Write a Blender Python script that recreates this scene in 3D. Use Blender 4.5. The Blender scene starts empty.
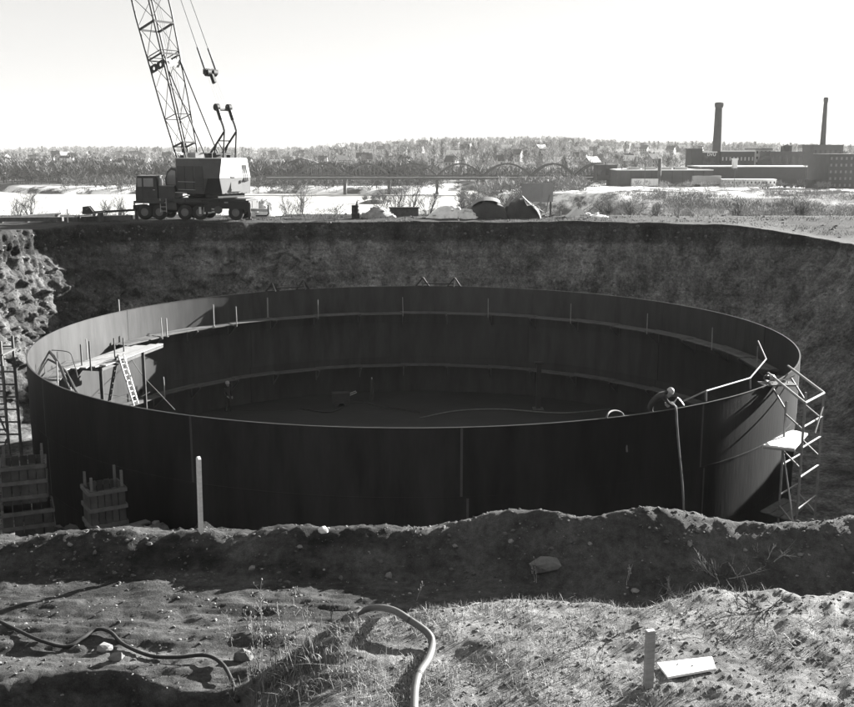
import bpy, math, random
import numpy as np
from mathutils import Vector, Matrix, Euler

random.seed(7); rng = np.random.default_rng(11)
sc = bpy.context.scene
C = sc.collection
PI = math.pi

# ------------------------------------------------------------------ camera, sky, sun, exposure
F = 1040.0; PITCH = math.atan(203.5 / F); HC = 5.0        # focal length in photo pixels, tilt, eye height over grade
cam = bpy.data.cameras.new('camera'); camo = bpy.data.objects.new('camera', cam); C.objects.link(camo)
cam.sensor_width = 36.0; cam.lens = 36.0 * F / 854.0
cam.clip_start = 0.1; cam.clip_end = 12000
camo.location = (0, 0, HC); camo.rotation_euler = (PI / 2 - PITCH, 0, 0)
sc.camera = camo

SUN_EL = math.radians(17.5); SUN_AZ = math.radians(51.5)   # azimuth clockwise from the view direction
sdir = Vector((math.sin(SUN_AZ) * math.cos(SUN_EL), math.cos(SUN_AZ) * math.cos(SUN_EL), math.sin(SUN_EL)))
w = bpy.data.worlds.new('World'); sc.world = w; w.use_nodes = True
nt = w.node_tree; nt.nodes.clear()
sky = nt.nodes.new('ShaderNodeTexSky'); sky.sky_type = 'NISHITA'; sky.sun_disc = False
sky.sun_elevation = SUN_EL; sky.sun_rotation = SUN_AZ
sky.air_density = 1.0; sky.dust_density = 0.7; sky.ozone_density = 1.0
bw = nt.nodes.new('ShaderNodeRGBToBW')                      # black-and-white film
tint = nt.nodes.new('ShaderNodeMix'); tint.data_type = 'RGBA'; tint.blend_type = 'MULTIPLY'
tint.inputs['Factor'].default_value = 1.0; tint.inputs['B'].default_value = (1.0, 0.994, 0.972, 1)
bg = nt.nodes.new('ShaderNodeBackground'); bg.inputs['Strength'].default_value = 0.05
wo = nt.nodes.new('ShaderNodeOutputWorld')
veil = nt.nodes.new('ShaderNodeMath'); veil.operation = 'MULTIPLY_ADD'   # thin even overcast veil over the clear sky
veil.inputs[1].default_value = 0.22; veil.inputs[2].default_value = 1.6
nt.links.new(sky.outputs['Color'], bw.inputs['Color']); nt.links.new(bw.outputs['Val'], veil.inputs[0]); nt.links.new(veil.outputs[0], tint.inputs['A'])
nt.links.new(tint.outputs['Result'], bg.inputs['Color']); nt.links.new(bg.outputs['Background'], wo.inputs['Surface'])
sl = bpy.data.lights.new('sun', 'SUN'); sl.energy = 5.0; sl.angle = math.radians(0.5); sl.color = (1.0, 0.99, 0.965)
so = bpy.data.objects.new('sun', sl); C.objects.link(so)
so.rotation_euler = sdir.to_track_quat('Z', 'Y').to_euler(); so.location = (60, 60, 60)
sc.view_settings.view_transform = 'Standard'; sc.view_settings.look = 'None'
sc.view_settings.gamma = 1.0; sc.view_settings.use_curve_mapping = False
sc.view_settings.exposure = 2.65
sc.cycles.max_bounces = 6; sc.cycles.volume_bounces = 0; sc.cycles.diffuse_bounces = 3

# ------------------------------------------------------------------ photo pixel -> place at a known distance or height
_c, _s = math.cos(PITCH), math.sin(PITCH)
def ray(px, py):
    u = (px - 427) / F; v = (353.5 - py) / F
    return u, _c + v * _s, -_s + v * _c
def aY(px, py, Y):
    d = ray(px, py); t = Y / d[1]; return Vector((d[0] * t, Y, HC + d[2] * t))
def aZ(px, py, z):
    d = ray(px, py); t = (z - HC) / d[2]; return Vector((d[0] * t, d[1] * t, z))

# ------------------------------------------------------------------ numpy noise
def _hash(ix, iy, iz, seed):
    h = (ix.astype(np.int64) * 374761393 + iy.astype(np.int64) * 668265263 + iz.astype(np.int64) * 2147483647 + seed * 1274126177) & 0xFFFFFFFF
    h = ((h ^ (h >> 13)) * 1274126177) & 0xFFFFFFFF
    h = h ^ (h >> 16)
    return (h & 0xFFFFFF) / float(0xFFFFFF)
def vnoise(x, y, z=None, seed=0):
    x = np.asarray(x, float); y = np.asarray(y, float)
    z = np.zeros_like(x) if z is None else np.asarray(z, float)
    ix, iy, iz = np.floor(x), np.floor(y), np.floor(z)
    fx, fy, fz = x - ix, y - iy, z - iz
    fx = fx * fx * (3 - 2 * fx); fy = fy * fy * (3 - 2 * fy); fz = fz * fz * (3 - 2 * fz)
    r = 0
    for dz in (0, 1):
        wz = fz if dz else 1 - fz
        for dy in (0, 1):
            wy = fy if dy else 1 - fy
            for dx in (0, 1):
                wx = fx if dx else 1 - fx
                r = r + wx * wy * wz * _hash(ix + dx, iy + dy, iz + dz, seed)
    return r * 2 - 1
def fbm(x, y, z=None, oct=4, seed=0, gain=0.5, ridge=False):
    a = 1.0; r = 0; f = 1.0; tot = 0
    for o in range(oct):
        n = vnoise(np.asarray(x) * f + 13.7 * o, np.asarray(y) * f - 7.3 * o, None if z is None else np.asarray(z) * f + 3.1 * o, seed + o)
        if ridge: n = 1 - 2 * np.abs(n)
        r = r + a * n; tot += a; a *= gain; f *= 2.03
    return r / tot
def chunks(x, y, z, seed=0):
    # angular facets: every point belongs to its nearest seed point and lies on that seed's tilted plane
    ix, iy, iz = np.floor(x), np.floor(y), np.floor(z); best = np.full(x.shape, 1e9); out = np.zeros(x.shape)
    for dx in (-1, 0, 1):
        for dy in (-1, 0, 1):
            for dz in (-1, 0, 1):
                jx, jy, jz = ix + dx, iy + dy, iz + dz
                ax_, ay_, az_ = (x - jx - _hash(jx, jy, jz, seed + 1), y - jy - _hash(jx, jy, jz, seed + 2), z - jz - _hash(jx, jy, jz, seed + 3))
                d = ax_ * ax_ + ay_ * ay_ + az_ * az_
                h = (_hash(jx, jy, jz, seed + 4) - 0.5) + 0.9 * (ax_ * (_hash(jx, jy, jz, seed + 5) - .5) + ay_ * (_hash(jx, jy, jz, seed + 6) - .5) + az_ * (_hash(jx, jy, jz, seed + 7) - .5))
                m = d < best; best = np.where(m, d, best); out = np.where(m, h, out)
    return out
def sstep(a, b, x):
    t = np.clip((np.asarray(x, float) - a) / (b - a), 0, 1); return t * t * (3 - 2 * t)

# ------------------------------------------------------------------ materials (grey values: black-and-white film)
MATS = {}; TONE = 0.66
def mat(name, v, rough=0.85, var=0.25, scale=4.0, bump=0.0, bscale=30.0, metal=0.0, spec=0.3, scale2=None, stretch=None):
    if name in MATS: return MATS[name]
    v = v * TONE if v < 0.6 else v * 0.85
    m = bpy.data.materials.new(name); m.use_nodes = True; n = m.node_tree
    p = n.nodes['Principled BSDF']
    p.inputs['Roughness'].default_value = rough; p.inputs['Metallic'].default_value = metal
    p.inputs['Specular IOR Level'].default_value = spec
    tc = n.nodes.new('ShaderNodeTexCoord')
    src = tc.outputs['Object']
    if stretch:
        mp = n.nodes.new('ShaderNodeMapping'); mp.inputs['Scale'].default_value = stretch
        n.links.new(src, mp.inputs['Vector']); src = mp.outputs['Vector']
    nz = n.nodes.new('ShaderNodeTexNoise'); nz.inputs['Scale'].default_value = scale; nz.inputs['Detail'].default_value = 6
    nz.inputs['Roughness'].default_value = 0.65
    n.links.new(src, nz.inputs['Vector'])
    mr = n.nodes.new('ShaderNodeMapRange'); mr.inputs['From Min'].default_value = 0.25; mr.inputs['From Max'].default_value = 0.75
    mr.inputs['To Min'].default_value = v * (1 - var); mr.inputs['To Max'].default_value = min(0.95, v * (1 + var))
    n.links.new(nz.outputs['Fac'], mr.inputs['Value'])
    oi = n.nodes.new('ShaderNodeObjectInfo')                # every piece a slightly different tone
    m2 = n.nodes.new('ShaderNodeMapRange'); m2.inputs['To Min'].default_value = 1 - 0.35 * var; m2.inputs['To Max'].default_value = 1 + 0.35 * var
    n.links.new(oi.outputs['Random'], m2.inputs['Value'])
    mu = n.nodes.new('ShaderNodeMath'); mu.operation = 'MULTIPLY'
    n.links.new(mr.outputs['Result'], mu.inputs[0]); n.links.new(m2.outputs['Result'], mu.inputs[1])
    cc = n.nodes.new('ShaderNodeCombineColor')
    for i in range(3): n.links.new(mu.outputs[0], cc.inputs[i])
    n.links.new(cc.outputs['Color'], p.inputs['Base Color'])
    if bump:
        b2 = n.nodes.new('ShaderNodeTexNoise'); b2.inputs['Scale'].default_value = bscale; b2.inputs['Detail'].default_value = 8
        n.links.new(src, b2.inputs['Vector'])
        bp = n.nodes.new('ShaderNodeBump'); bp.inputs['Strength'].default_value = bump; bp.inputs['Distance'].default_value = 0.05
        n.links.new(b2.outputs['Fac'], bp.inputs['Height']); n.links.new(bp.outputs['Normal'], p.inputs['Normal'])
    MATS[name] = m
    return m

# ------------------------------------------------------------------ mesh collector
class MB:
    def __init__(s): s.v = []; s.f = []
    def add(s, vs, fs):
        o = len(s.v); s.v += [tuple(p) for p in vs]; s.f += [tuple(i + o for i in f) for f in fs]; return s
    def box(s, c, size, M=None, taper=1.0):
        hx, hy, hz = size[0] / 2, size[1] / 2, size[2] / 2
        vs = []
        for z in (-hz, hz):
            k = taper if z > 0 else 1
            for (x, y) in ((-hx, -hy), (hx, -hy), (hx, hy), (-hx, hy)): vs.append(Vector((x * k, y * k, z)))
        if M is not None: vs = [M @ p for p in vs]
        c = Vector(c); vs = [p + c for p in vs]
        return s.add(vs, [(0, 3, 2, 1), (4, 5, 6, 7), (0, 1, 5, 4), (1, 2, 6, 5), (2, 3, 7, 6), (3, 0, 4, 7)])
    def bar(s, a, b, wx, wz, up=(0, 0, 1)):
        a, b = Vector(a), Vector(b); d = b - a
        if d.length < 1e-6: return s
        d.normalize(); up = Vector(up); sd = d.cross(up)
        if sd.length < 1e-3: sd = d.cross(Vector((1, 0, 0)))
        sd.normalize(); u = sd.cross(d); vs = []
        for p in (a, b):
            for (i, j) in ((-1, -1), (1, -1), (1, 1), (-1, 1)): vs.append(p + sd * (i * wx / 2) + u * (j * wz / 2))
        return s.add(vs, [(0, 1, 2, 3), (7, 6, 5, 4), (0, 4, 5, 1), (1, 5, 6, 2), (2, 6, 7, 3), (3, 7, 4, 0)])
    def tube(s, pts, r, n=6, r2=None, cap=True):
        pts = [Vector(p) for p in pts]; m = len(pts); o = len(s.v)
        if m < 2: return s
        for i, p in enumerate(pts):
            d = (pts[min(i + 1, m - 1)] - pts[max(i - 1, 0)])
            if d.length < 1e-9: d = Vector((0, 0, 1))
            d.normalize()
            if i == 0:
                u = d.cross(Vector((0, 0, 1)))
                if u.length < 0.05: u = d.cross(Vector((0, 1, 0)))
                u.normalize()
            else:
                u = u - d * u.dot(d)
                if u.length < 1e-4: u = d.cross(Vector((0.3, 1, 0.2)))
                u.normalize()
            q = d.cross(u); rr = r if r2 is None else r + (r2 - r) * i / (m - 1)
            for k in range(n):
                a = 2 * PI * k / n; s.v.append(tuple(p + u * (math.cos(a) * rr) + q * (math.sin(a) * rr)))
        for i in range(m - 1):
            for k in range(n):
                k2 = (k + 1) % n
                s.f.append((o + i * n + k, o + i * n + k2, o + (i + 1) * n + k2, o + (i + 1) * n + k))
        if cap:
            s.f.append(tuple(o + k for k in reversed(range(n)))); s.f.append(tuple(o + (m - 1) * n + k for k in range(n)))
        return s
    def cyl(s, a, b, r, n=16, r2=None): return s.tube([a, b], r, n, r if r2 is None else r2)
    def prism(s, poly, a, b, axis):
        # poly of 2D points extruded along an axis ('x','y','z') from a to b
        f = {'x': lambda p, h: (h, p[0], p[1]), 'y': lambda p, h: (p[0], h, p[1]), 'z': lambda p, h: (p[0], p[1], h)}[axis]
        n = len(poly); vs = [f(p, a) for p in poly] + [f(p, b) for p in poly]
        fs = [tuple(range(n)), tuple(reversed(range(n, 2 * n)))] + [(i, i + n, (i + 1) % n + n, (i + 1) % n) for i in range(n)]
        return s.add(vs, fs)
    def lathe(s, prof, n=24, c=(0, 0, 0)):
        o = len(s.v); m = len(prof)
        for (r, z) in prof:
            for k in range(n):
                a = 2 * PI * k / n; s.v.append((c[0] + r * math.cos(a), c[1] + r * math.sin(a), c[2] + z))
        for i in range(m - 1):
            for k in range(n):
                k2 = (k + 1) % n; s.f.append((o + i * n + k, o + i * n + k2, o + (i + 1) * n + k2, o + (i + 1) * n + k))
        s.f.append(tuple(o + k for k in reversed(range(n)))); s.f.append(tuple(o + (m - 1) * n + k for k in range(n)))
        return s
    def rock(s, c, r, sq=(1, 1, 0.7), seed=None):
        R = random.Random(seed if seed is not None else random.random())
        t = (1 + 5 ** .5) / 2
        V = [(-1, t, 0), (1, t, 0), (-1, -t, 0), (1, -t, 0), (0, -1, t), (0, 1, t), (0, -1, -t), (0, 1, -t), (t, 0, -1), (t, 0, 1), (-t, 0, -1), (-t, 0, 1)]
        Fc = [(0, 11, 5), (0, 5, 1), (0, 1, 7), (0, 7, 10), (0, 10, 11), (1, 5, 9), (5, 11, 4), (11, 10, 2), (10, 7, 6), (7, 1, 8), (3, 9, 4), (3, 4, 2), (3, 2, 6), (3, 6, 8), (3, 8, 9), (4, 9, 5), (2, 4, 11), (6, 2, 10), (8, 6, 7), (9, 8, 1)]
        rot = Euler((R.random() * 6, R.random() * 6, R.random() * 6)).to_matrix(); c = Vector(c)
        vs = []
        for p in V:
            q = rot @ Vector(p); q = q / 1.9 * r * R.uniform(0.72, 1.2); vs.append(Vector((q.x * sq[0], q.y * sq[1], q.z * sq[2])) + c)
        return s.add(vs, Fc)
    def mesh(s, name, smooth=False):
        me = bpy.data.meshes.new(name); me.from_pydata(s.v, [], s.f); me.update()
        if smooth: me.polygons.foreach_set('use_smooth', [True] * len(me.polygons))
        return me
    def build(s, name, m, parent=None, smooth=False):
        return link(name, s.mesh(name, smooth), m, parent)
def link(name, me, m, parent=None):
    if m is not None and not me.materials: me.materials.append(m)
    o = bpy.data.objects.new(name, me); C.objects.link(o)
    if parent is not None: o.parent = parent
    return o
def tag(o, label, cat, group=None):
    o['label'] = label; o['category'] = cat
    if group: o['group'] = group
    return o
def thing(name, label, cat, loc=(0, 0, 0), rz=0, group=None):
    o = bpy.data.objects.new(name, None); C.objects.link(o); o.empty_display_size = 0.3
    o.location = loc; o.rotation_euler = (0, 0, rz)
    return tag(o, label, cat, group)
def structure(o): o['kind'] = 'structure'; return o
def stuff(o): o['kind'] = 'stuff'; return o
def npmesh(name, V, Fq, smooth=True):
    me = bpy.data.meshes.new(name); V = np.asarray(V, np.float32); Fq = np.asarray(Fq, np.int32); k = Fq.shape[1]
    me.vertices.add(len(V)); me.vertices.foreach_set('co', V.ravel())
    me.loops.add(Fq.size); me.loops.foreach_set('vertex_index', Fq.ravel())
    me.polygons.add(len(Fq)); me.polygons.foreach_set('loop_start', np.arange(0, Fq.size, k, dtype=np.int32))
    me.polygons.foreach_set('use_smooth', np.full(len(Fq), smooth, dtype=bool))
    me.update(calc_edges=True); me.validate(); return me
def catmull(pts, n):
    P = [Vector(p) for p in pts]; out = []
    for i in range(len(P) - 1):
        a, b, c_, d = P[max(i - 1, 0)], P[i], P[i + 1], P[min(i + 2, len(P) - 1)]
        for k in range(n):
            t = k / n
            out.append(0.5 * ((2 * b) + (c_ - a) * t + (2 * a - 5 * b + 4 * c_ - d) * t * t + (3 * b - a - 3 * c_ + d) * t ** 3))
    out.append(P[-1]); return out
def copy_tree(o, parent=None):
    c = o.copy(); C.objects.link(c); c.parent = parent
    for ch in list(o.children): copy_tree(ch, c)
    return c

dark_steel = mat('tank_steel', 0.022, 0.55, 0.6, 0.9, bump=0.12, bscale=5, spec=0.09, stretch=(1.6, 1.6, 0.35))  # outside copy, darkened to carry the shade on the front wall
inner_steel = mat('tank_steel_inside', 0.04, 0.45, 0.65, 0.9, bump=0.10, bscale=4, spec=0.42, stretch=(1.6, 1.6, 0.35))  # same steel lightened so the sunlit inner wall reads bright
steel = mat('weathered_steel', 0.10, 0.55, 0.3, 5, spec=0.4)
black_iron = mat('black_iron', 0.03, 0.55, 0.3, 5, spec=0.35)
galv = mat('galvanised_pipe', 0.5, 0.4, 0.2, 8, metal=0.5, spec=0.5)
wood = mat('weathered_plank', 0.36, 0.85, 0.35, 3, bump=0.3, bscale=18, stretch=(1, 1, 6))
pale_wood = mat('pale_lumber', 0.6, 0.8, 0.2, 4, bump=0.2, bscale=20, stretch=(1, 1, 5))
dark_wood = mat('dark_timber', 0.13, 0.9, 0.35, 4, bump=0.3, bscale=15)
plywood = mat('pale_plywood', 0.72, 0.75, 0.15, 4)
rubber = mat('black_rubber', 0.03, 0.75, 0.2, 6)
# ------------------------------------------------------------------ lie of the land
RIVER_Z = -17.0
TC = Vector((-0.55, 46.5, 0)); TR = 16.5; RIM = -3.15; FLOOR = -9.7
def _tab(pts, Y): q = [aY(x, y, Y) for x, y in pts]; return [p.x for p in q], [p.z for p in q]
BERM_Y = 13.0
bx_, bz_ = _tab([(-300, 545), (-60, 542), (12, 540), (60, 537), (100, 535), (130, 533), (165, 537), (200, 533), (250, 534), (290, 528), (330, 532), (380, 529),
                 (430, 531), (465, 522), (500, 517), (540, 513), (570, 518), (600, 515), (640, 509), (670, 511), (700, 520), (730, 527), (780, 524), (838, 522), (900, 524), (1200, 515)], BERM_Y)
bz_ = [z + 0.15 * float(sstep(0.8, 2.0, x)) for x, z in zip(bx_, bz_)]
sky_px = [-500, 12, 60, 130, 260, 300, 340, 380, 430, 500, 560, 640, 740, 838, 1400]
sky_py = [150, 152, 150, 150, 151, 150, 147, 145, 141, 140, 140, 145, 145, 148, 150]
def shore_x(y):
    y = np.asarray(y, float); px = np.interp(y, [85, 130, 200, 270, 330, 400, 450, 520, 600], [555, 580, 592, 575, 505, 470, 510, 585, 600])
    return (px - 427) / F * y + 4 * fbm(y / 30, np.zeros_like(y), oct=3, seed=5)
def gz(x, y):
    x = np.asarray(x, float); y = np.asarray(y, float)
    # foreground: track, spoil berm, grassy mound, gully at the left
    z = np.full_like(x, -0.35)
    zc = np.interp(x, bx_, bz_) + 0.05 * fbm(x / 0.5, y / 0.6, oct=3, seed=21)
    yc = BERM_Y - 0.4 * sstep(0.8, 2.0, x) + 0.12 * fbm(x / 1.4, x * 0, oct=2, seed=22)
    dy = y - yc
    fw_ = 0.52 + 0.38 * sstep(0, 2.5, x)
    fore = z + (zc - z) * np.where(dy < 0, sstep(-fw_ - 0.1, 0.06, dy), np.exp(-(np.abs(dy) / 0.7) ** 2.2))
    fore = fore - 1.5 * sstep(0.45, 1.8, dy)
    edge = np.interp(x, [-9, -2.2, -1.2, -0.4, 0.6, 1.4, 2.3, 3.2, 4.3, 9], [9.0, 9.4, 10.2, 10.5, 10.85, 11.0, 10.65, 10.95, 10.9, 11]) + 0.10 * fbm(x / 0.5, y / 0.5, oct=2, seed=26)
    md = sstep(0.45, -0.45, y - edge) * sstep(-2.3, -0.7, x)
    fore = fore + md * (0.55 + 0.14 * sstep(1.0, 4.0, x) + 0.10 * fbm(x / 1.1, y / 1.1, oct=3, seed=23))
    fore = fore - 0.95 * sstep(-1.55, -2.1, x) * sstep(9.85, 9.45, y + 0.25 * np.sin(x * 2.2)) - 0.10 * sstep(-2.0, -2.6, x) * sstep(-4.2, -3.6, x) * sstep(9.6, 9.2, y)
    ruts = np.exp(-((y - 11.5 - 0.05 * x) / 0.16) ** 2) + np.exp(-((y - 10.7 - 0.05 * x) / 0.16) ** 2)
    fore = fore - 0.05 * ruts * sstep(0, -1.5, x)
    fore = fore + 0.05 * fbm(x / 0.9, (y + 0.08 * x) / 0.13, oct=3, seed=28, gain=0.6) * sstep(0.2, -1.2, x) * sstep(12.2, 11.8, y)
    amp = 0.04 + 0.012 * md + 0.06 * np.exp(-(dy / 0.7) ** 2)
    fore = fore + amp * fbm(x / 0.42, y / 0.42, oct=5, seed=24, gain=0.68)
    fore = fore + 0.075 * sstep(2.8, 3.8, x) * sstep(11.2, 10.6, y) * fbm((x + y) / 0.5, (y - x) / 0.22, oct=4, seed=25)
    fore = fore + 3.3 * sstep(7.9, -1.0, y)
    # grade around the pit and the far bank top
    grade = 0.10 * fbm(x / 5, y / 5, oct=4, seed=31) + 0.05 * fbm(x / 0.9, y / 0.9, oct=3, seed=32)
    grade = grade + 0.35 * sstep(68, 60, y) * sstep(40, 50, y) * sstep(-19, -22.5, x) - 1.05 * sstep(20, 29, x) * sstep(50, 62, y) * sstep(82, 72, y)
    grade = grade - 1.1 * sstep(30, 20, y) * sstep(24, 19, np.abs(x))
    near = np.where(y < 30, fore * sstep(16.5, 14.5, y) + grade * sstep(14.5, 16.5, y), grade)
    bank = sstep(83, 118, y + 4 * fbm(x / 15, y / 15, oct=3, seed=33))
    riverbed = -20.5
    sx = shore_x(y)
    side = sstep(-16, 8, x - sx) * sstep(80, 95, y)
    field = -1.2 - 10.8 * sstep(0, 1, np.clip((y - 85) / 420, 0, 1)) * 1.0 + 0.9 * fbm(x / 16, y / 16, oct=5, seed=34) * sstep(85, 110, y)
    zz = near * (1 - bank) + riverbed * bank
    zz = zz * (1 - side) + np.where(y > 80, field, near) * side
    # far shore and the hill behind
    px = 427 + 1060 * x / np.maximum(y, 1)
    top = HC + (150 - np.interp(px, sky_px, sky_py)) / F * 1900 - 4
    ramp = np.clip((y - 570) / 1330, 0, 1)
    fs = 572 + 14 * fbm(x / 90, y * 0, oct=3, seed=35) - 50 * sstep(-260, -190, x) * sstep(20, -5, x)
    hill = -14.0 + (top + 14) * ramp ** 0.9 + 4.0 * fbm(x / 160, y / 160, oct=4, seed=36) * sstep(590, 700, y) * sstep(2100, 1500, y)
    hill = np.where(y > 1900, top - (y - 1900) * 0.03, hill)
    fo = sstep(0, 26, y - fs)
    zz = zz * (1 - fo) + hill * fo
    isl = np.exp(-((x + 22) / 11) ** 2 - ((y - 440) / 9) ** 2) * 5.2          # low island in the river
    zz = zz + isl
    return zz
def gz1(x, y): return float(gz(np.array([x]), np.array([y]))[0])

# pit outline: top edge and foot
top_c = [(-14, 15.0), (0, 14.4), (12, 14.6), (19, 17), (25, 27), (28, 40), (29, 52), (28.5, 62), (24.5, 69.8), (12, 73.3), (0, 74.0), (-14, 73.6), (-20.6, 72.7), (-22.9, 70.6), (-24.5, 66), (-25.9, 60), (-26.2, 48), (-25, 30), (-21.5, 18)]
bot_c = [(-12, 25.5), (0, 24), (10, 25), (15, 27), (20, 34), (21.5, 46), (21.5, 55), (20.3, 62.5), (16.5, 66.4), (10, 67.6), (0, 68.2), (-12, 67.8), (-17.2, 67.4), (-19.4, 66), (-20.9, 62.5), (-22.0, 57), (-22.4, 46), (-21, 33), (-17, 27)]
def closed(pts, n):
    P = np.array(pts + pts[:3]); out = []
    k = len(pts); L = 60; S = []
    for i in range(k):
        a, b, c_, d = P[(i - 1) % k], P[i], P[(i + 1) % k], P[(i + 2) % k]
        for j in range(L):
            t = j / L
            S.append(0.5 * ((2 * b) + (c_ - a) * t + (2 * a - 5 * b + 4 * c_ - d) * t * t + (3 * b - a - 3 * c_ + d) * t ** 3))
    return np.array(S)
TL = closed(top_c, 0); BL = closed(bot_c, 0)
seg = np.r_[0, np.cumsum(np.hypot(*np.diff(np.r_[TL, TL[:1]], axis=0).T))]
N = 2000
sv = np.linspace(0, seg[-1], N, endpoint=False)
def samp(L): E = np.r_[L, L[:1]]; return np.c_[np.interp(sv, seg, E[:, 0]), np.interp(sv, seg, E[:, 1])]
T_, B_ = samp(TL), samp(BL)
tang = np.roll(T_, -1, 0) - np.roll(T_, 1, 0); tang /= np.linalg.norm(tang, axis=1)[:, None]
outn = np.c_[tang[:, 1], -tang[:, 0]]
outn *= np.sign(((T_ - np.array([0, 45])) * outn).sum(1))[:, None]
T_ = T_ + outn * (0.7 * fbm(T_[:, 0] / 1.8, T_[:, 1] / 1.8, oct=5, seed=40, gain=0.6))[:, None]

dirt_nodes = {}
def ground_material(name, kind):
    m = bpy.data.materials.new(name); m.use_nodes = True; n = m.node_tree; L = n.links; nd = n.nodes
    p = nd['Principled BSDF']; p.inputs['Roughness'].default_value = 0.95; p.inputs['Specular IOR Level'].default_value = 0.12
    g = nd.new('ShaderNodeNewGeometry'); sep = nd.new('ShaderNodeSeparateXYZ'); L.new(g.outputs['Position'], sep.inputs[0])
    def noise(sc_, det=8, rough=0.6, st=None):
        t = nd.new('ShaderNodeTexNoise'); t.inputs['Scale'].default_value = sc_; t.inputs['Detail'].default_value = det; t.inputs['Roughness'].default_value = rough
        if st:
            mp = nd.new('ShaderNodeMapping'); mp.inputs['Scale'].default_value = st; L.new(g.outputs['Position'], mp.inputs['Vector']); L.new(mp.outputs['Vector'], t.inputs['Vector'])
        else: L.new(g.outputs['Position'], t.inputs['Vector'])
        return t.outputs['Fac']
    def rng_(src, a, b, c_, d):
        r = nd.new('ShaderNodeMapRange'); r.inputs['From Min'].default_value = a; r.inputs['From Max'].default_value = b
        r.inputs['To Min'].default_value = c_; r.inputs['To Max'].default_value = d; L.new(src, r.inputs['Value']); return r.outputs['Result']
    def math_(op, a, b=None):
        q = nd.new('ShaderNodeMath'); q.operation = op
        for i, x in enumerate((a, b)):
            if x is None: continue
            if isinstance(x, (int, float)): q.inputs[i].default_value = x
            else: L.new(x, q.inputs[i])
        return q.outputs[0]
    def mix(f, a, b):
        return math_('ADD', math_('MULTIPLY', a, math_('SUBTRACT', 1.0, f)), math_('MULTIPLY', b, f))
    fine = noise(9, 10, 0.7); mid = noise(1.3, 6); 
    if kind == 'pit':
        streak = noise(0.9, 7, 0.68, (1.0, 1.0, 0.3)); patch = noise(0.33, 5, 0.6); grit = noise(4.2, 8, 0.75)
        strata = noise(0.5, 5, 0.6, (0.25, 0.25, 5.0))
        base = math_('MULTIPLY', rng_(fine, 0.3, 0.7, 0.06, 0.16), rng_(streak, 0.34, 0.66, 0.5, 1.75))
        base = math_('MULTIPLY', math_('MULTIPLY', base, rng_(grit, 0.35, 0.65, 0.5, 1.65)), math_('MULTIPLY', rng_(strata, 0.35, 0.65, 0.85, 1.15), rng_(patch, 0.35, 0.65, 0.75, 1.3)))
        sun_face_dim = rng_(math_('ADD', sep.outputs['X'], math_('MULTIPLY', patch, 3.0)), -17.0, -20.5, 0.0, 1.0)  # same soil, darkened on the left face to tone down the sun there
        base = math_('MULTIPLY', base, math_('SUBTRACT', 1.0, math_('MULTIPLY', sun_face_dim, 0.5)))
        topsoil = rng_(math_('ADD', sep.outputs['Z'], math_('MULTIPLY', mid, 0.9)), -1.05, -0.75, 0.0, 1.0)
        surf = rng_(math_('ADD', sep.outputs['Z'], math_('MULTIPLY', mid, 0.5)), -0.05, 0.2, 0.0, 1.0)
        val = mix(topsoil, base, math_('MULTIPLY', base, 0.42))
        val = mix(surf, val, rng_(fine, 0.3, 0.7, 0.02, 0.07))
    else:
        base = math_('MULTIPLY', rng_(fine, 0.28, 0.72, 0.045, 0.15), rng_(mid, 0.3, 0.7, 0.6, 1.4))
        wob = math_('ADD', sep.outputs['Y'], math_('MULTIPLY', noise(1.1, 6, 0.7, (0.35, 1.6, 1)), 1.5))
        berm_shade = math_('MULTIPLY', rng_(wob, 11.75, 12.0, 0.0, 1.0), rng_(wob, 17.5, 16.5, 0.0, 1.0))  # berm's shade put into the soil colour over track and ridge
        base = mix(berm_shade, base, math_('MULTIPLY', base, 0.62))
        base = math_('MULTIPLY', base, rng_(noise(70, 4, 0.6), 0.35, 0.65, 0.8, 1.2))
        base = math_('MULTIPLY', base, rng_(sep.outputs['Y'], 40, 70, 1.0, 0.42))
        dry = math_('MULTIPLY', rng_(wob, 11.9, 11.5, 0.0, 1.0), rng_(math_('ADD', sep.outputs['X'], mid), -1.2, 0.2, 0.0, 1.0))  # lightens the soil over the near mound
        base = math_('MULTIPLY', base, math_('ADD', 1.0, math_('MULTIPLY', dry, 0.45)))  # paler soil over the near mound
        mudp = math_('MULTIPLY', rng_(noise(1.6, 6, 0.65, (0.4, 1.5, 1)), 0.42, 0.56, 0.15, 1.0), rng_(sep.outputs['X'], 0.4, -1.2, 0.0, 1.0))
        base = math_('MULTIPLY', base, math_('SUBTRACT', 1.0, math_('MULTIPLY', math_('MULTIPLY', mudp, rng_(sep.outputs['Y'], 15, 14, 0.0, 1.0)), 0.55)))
        farf = rng_(sep.outputs['Y'], 84, 100, 0.0, 1.0)
        scrub = rng_(noise(0.12, 9, 0.7), 0.3, 0.7, 0.04, 0.12)
        rough = noise(0.055, 9, 0.68, (1.0, 0.45, 1.0))
        snow = rng_(math_('ADD', rough, math_('MULTIPLY', noise(0.012, 3), 0.5)), 0.70, 0.77, 0.0, 1.0)
        snow = math_('MULTIPLY', snow, rng_(sep.outputs['Y'], 640, 560, 0.0, 1.0))
        snow = math_('MULTIPLY', snow, rng_(sep.outputs['Y'], 150, 250, 0.15, 1.0))
        fld = mix(snow, scrub, 0.8)
        val = mix(farf, base, fld)
    cc = nd.new('ShaderNodeCombineColor')
    for i in range(3): L.new(val, cc.inputs[i])
    L.new(cc.outputs['Color'], p.inputs['Base Color'])
    bp = nd.new('ShaderNodeBump'); bp.inputs['Strength'].default_value = 0.9; bp.inputs['Distance'].default_value = 0.035 if kind != 'pit' else 0.22
    L.new(noise(22 if kind != 'pit' else 5, 10, 0.75), bp.inputs['Height']); L.new(bp.outputs['Normal'], p.inputs['Normal'])
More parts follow.
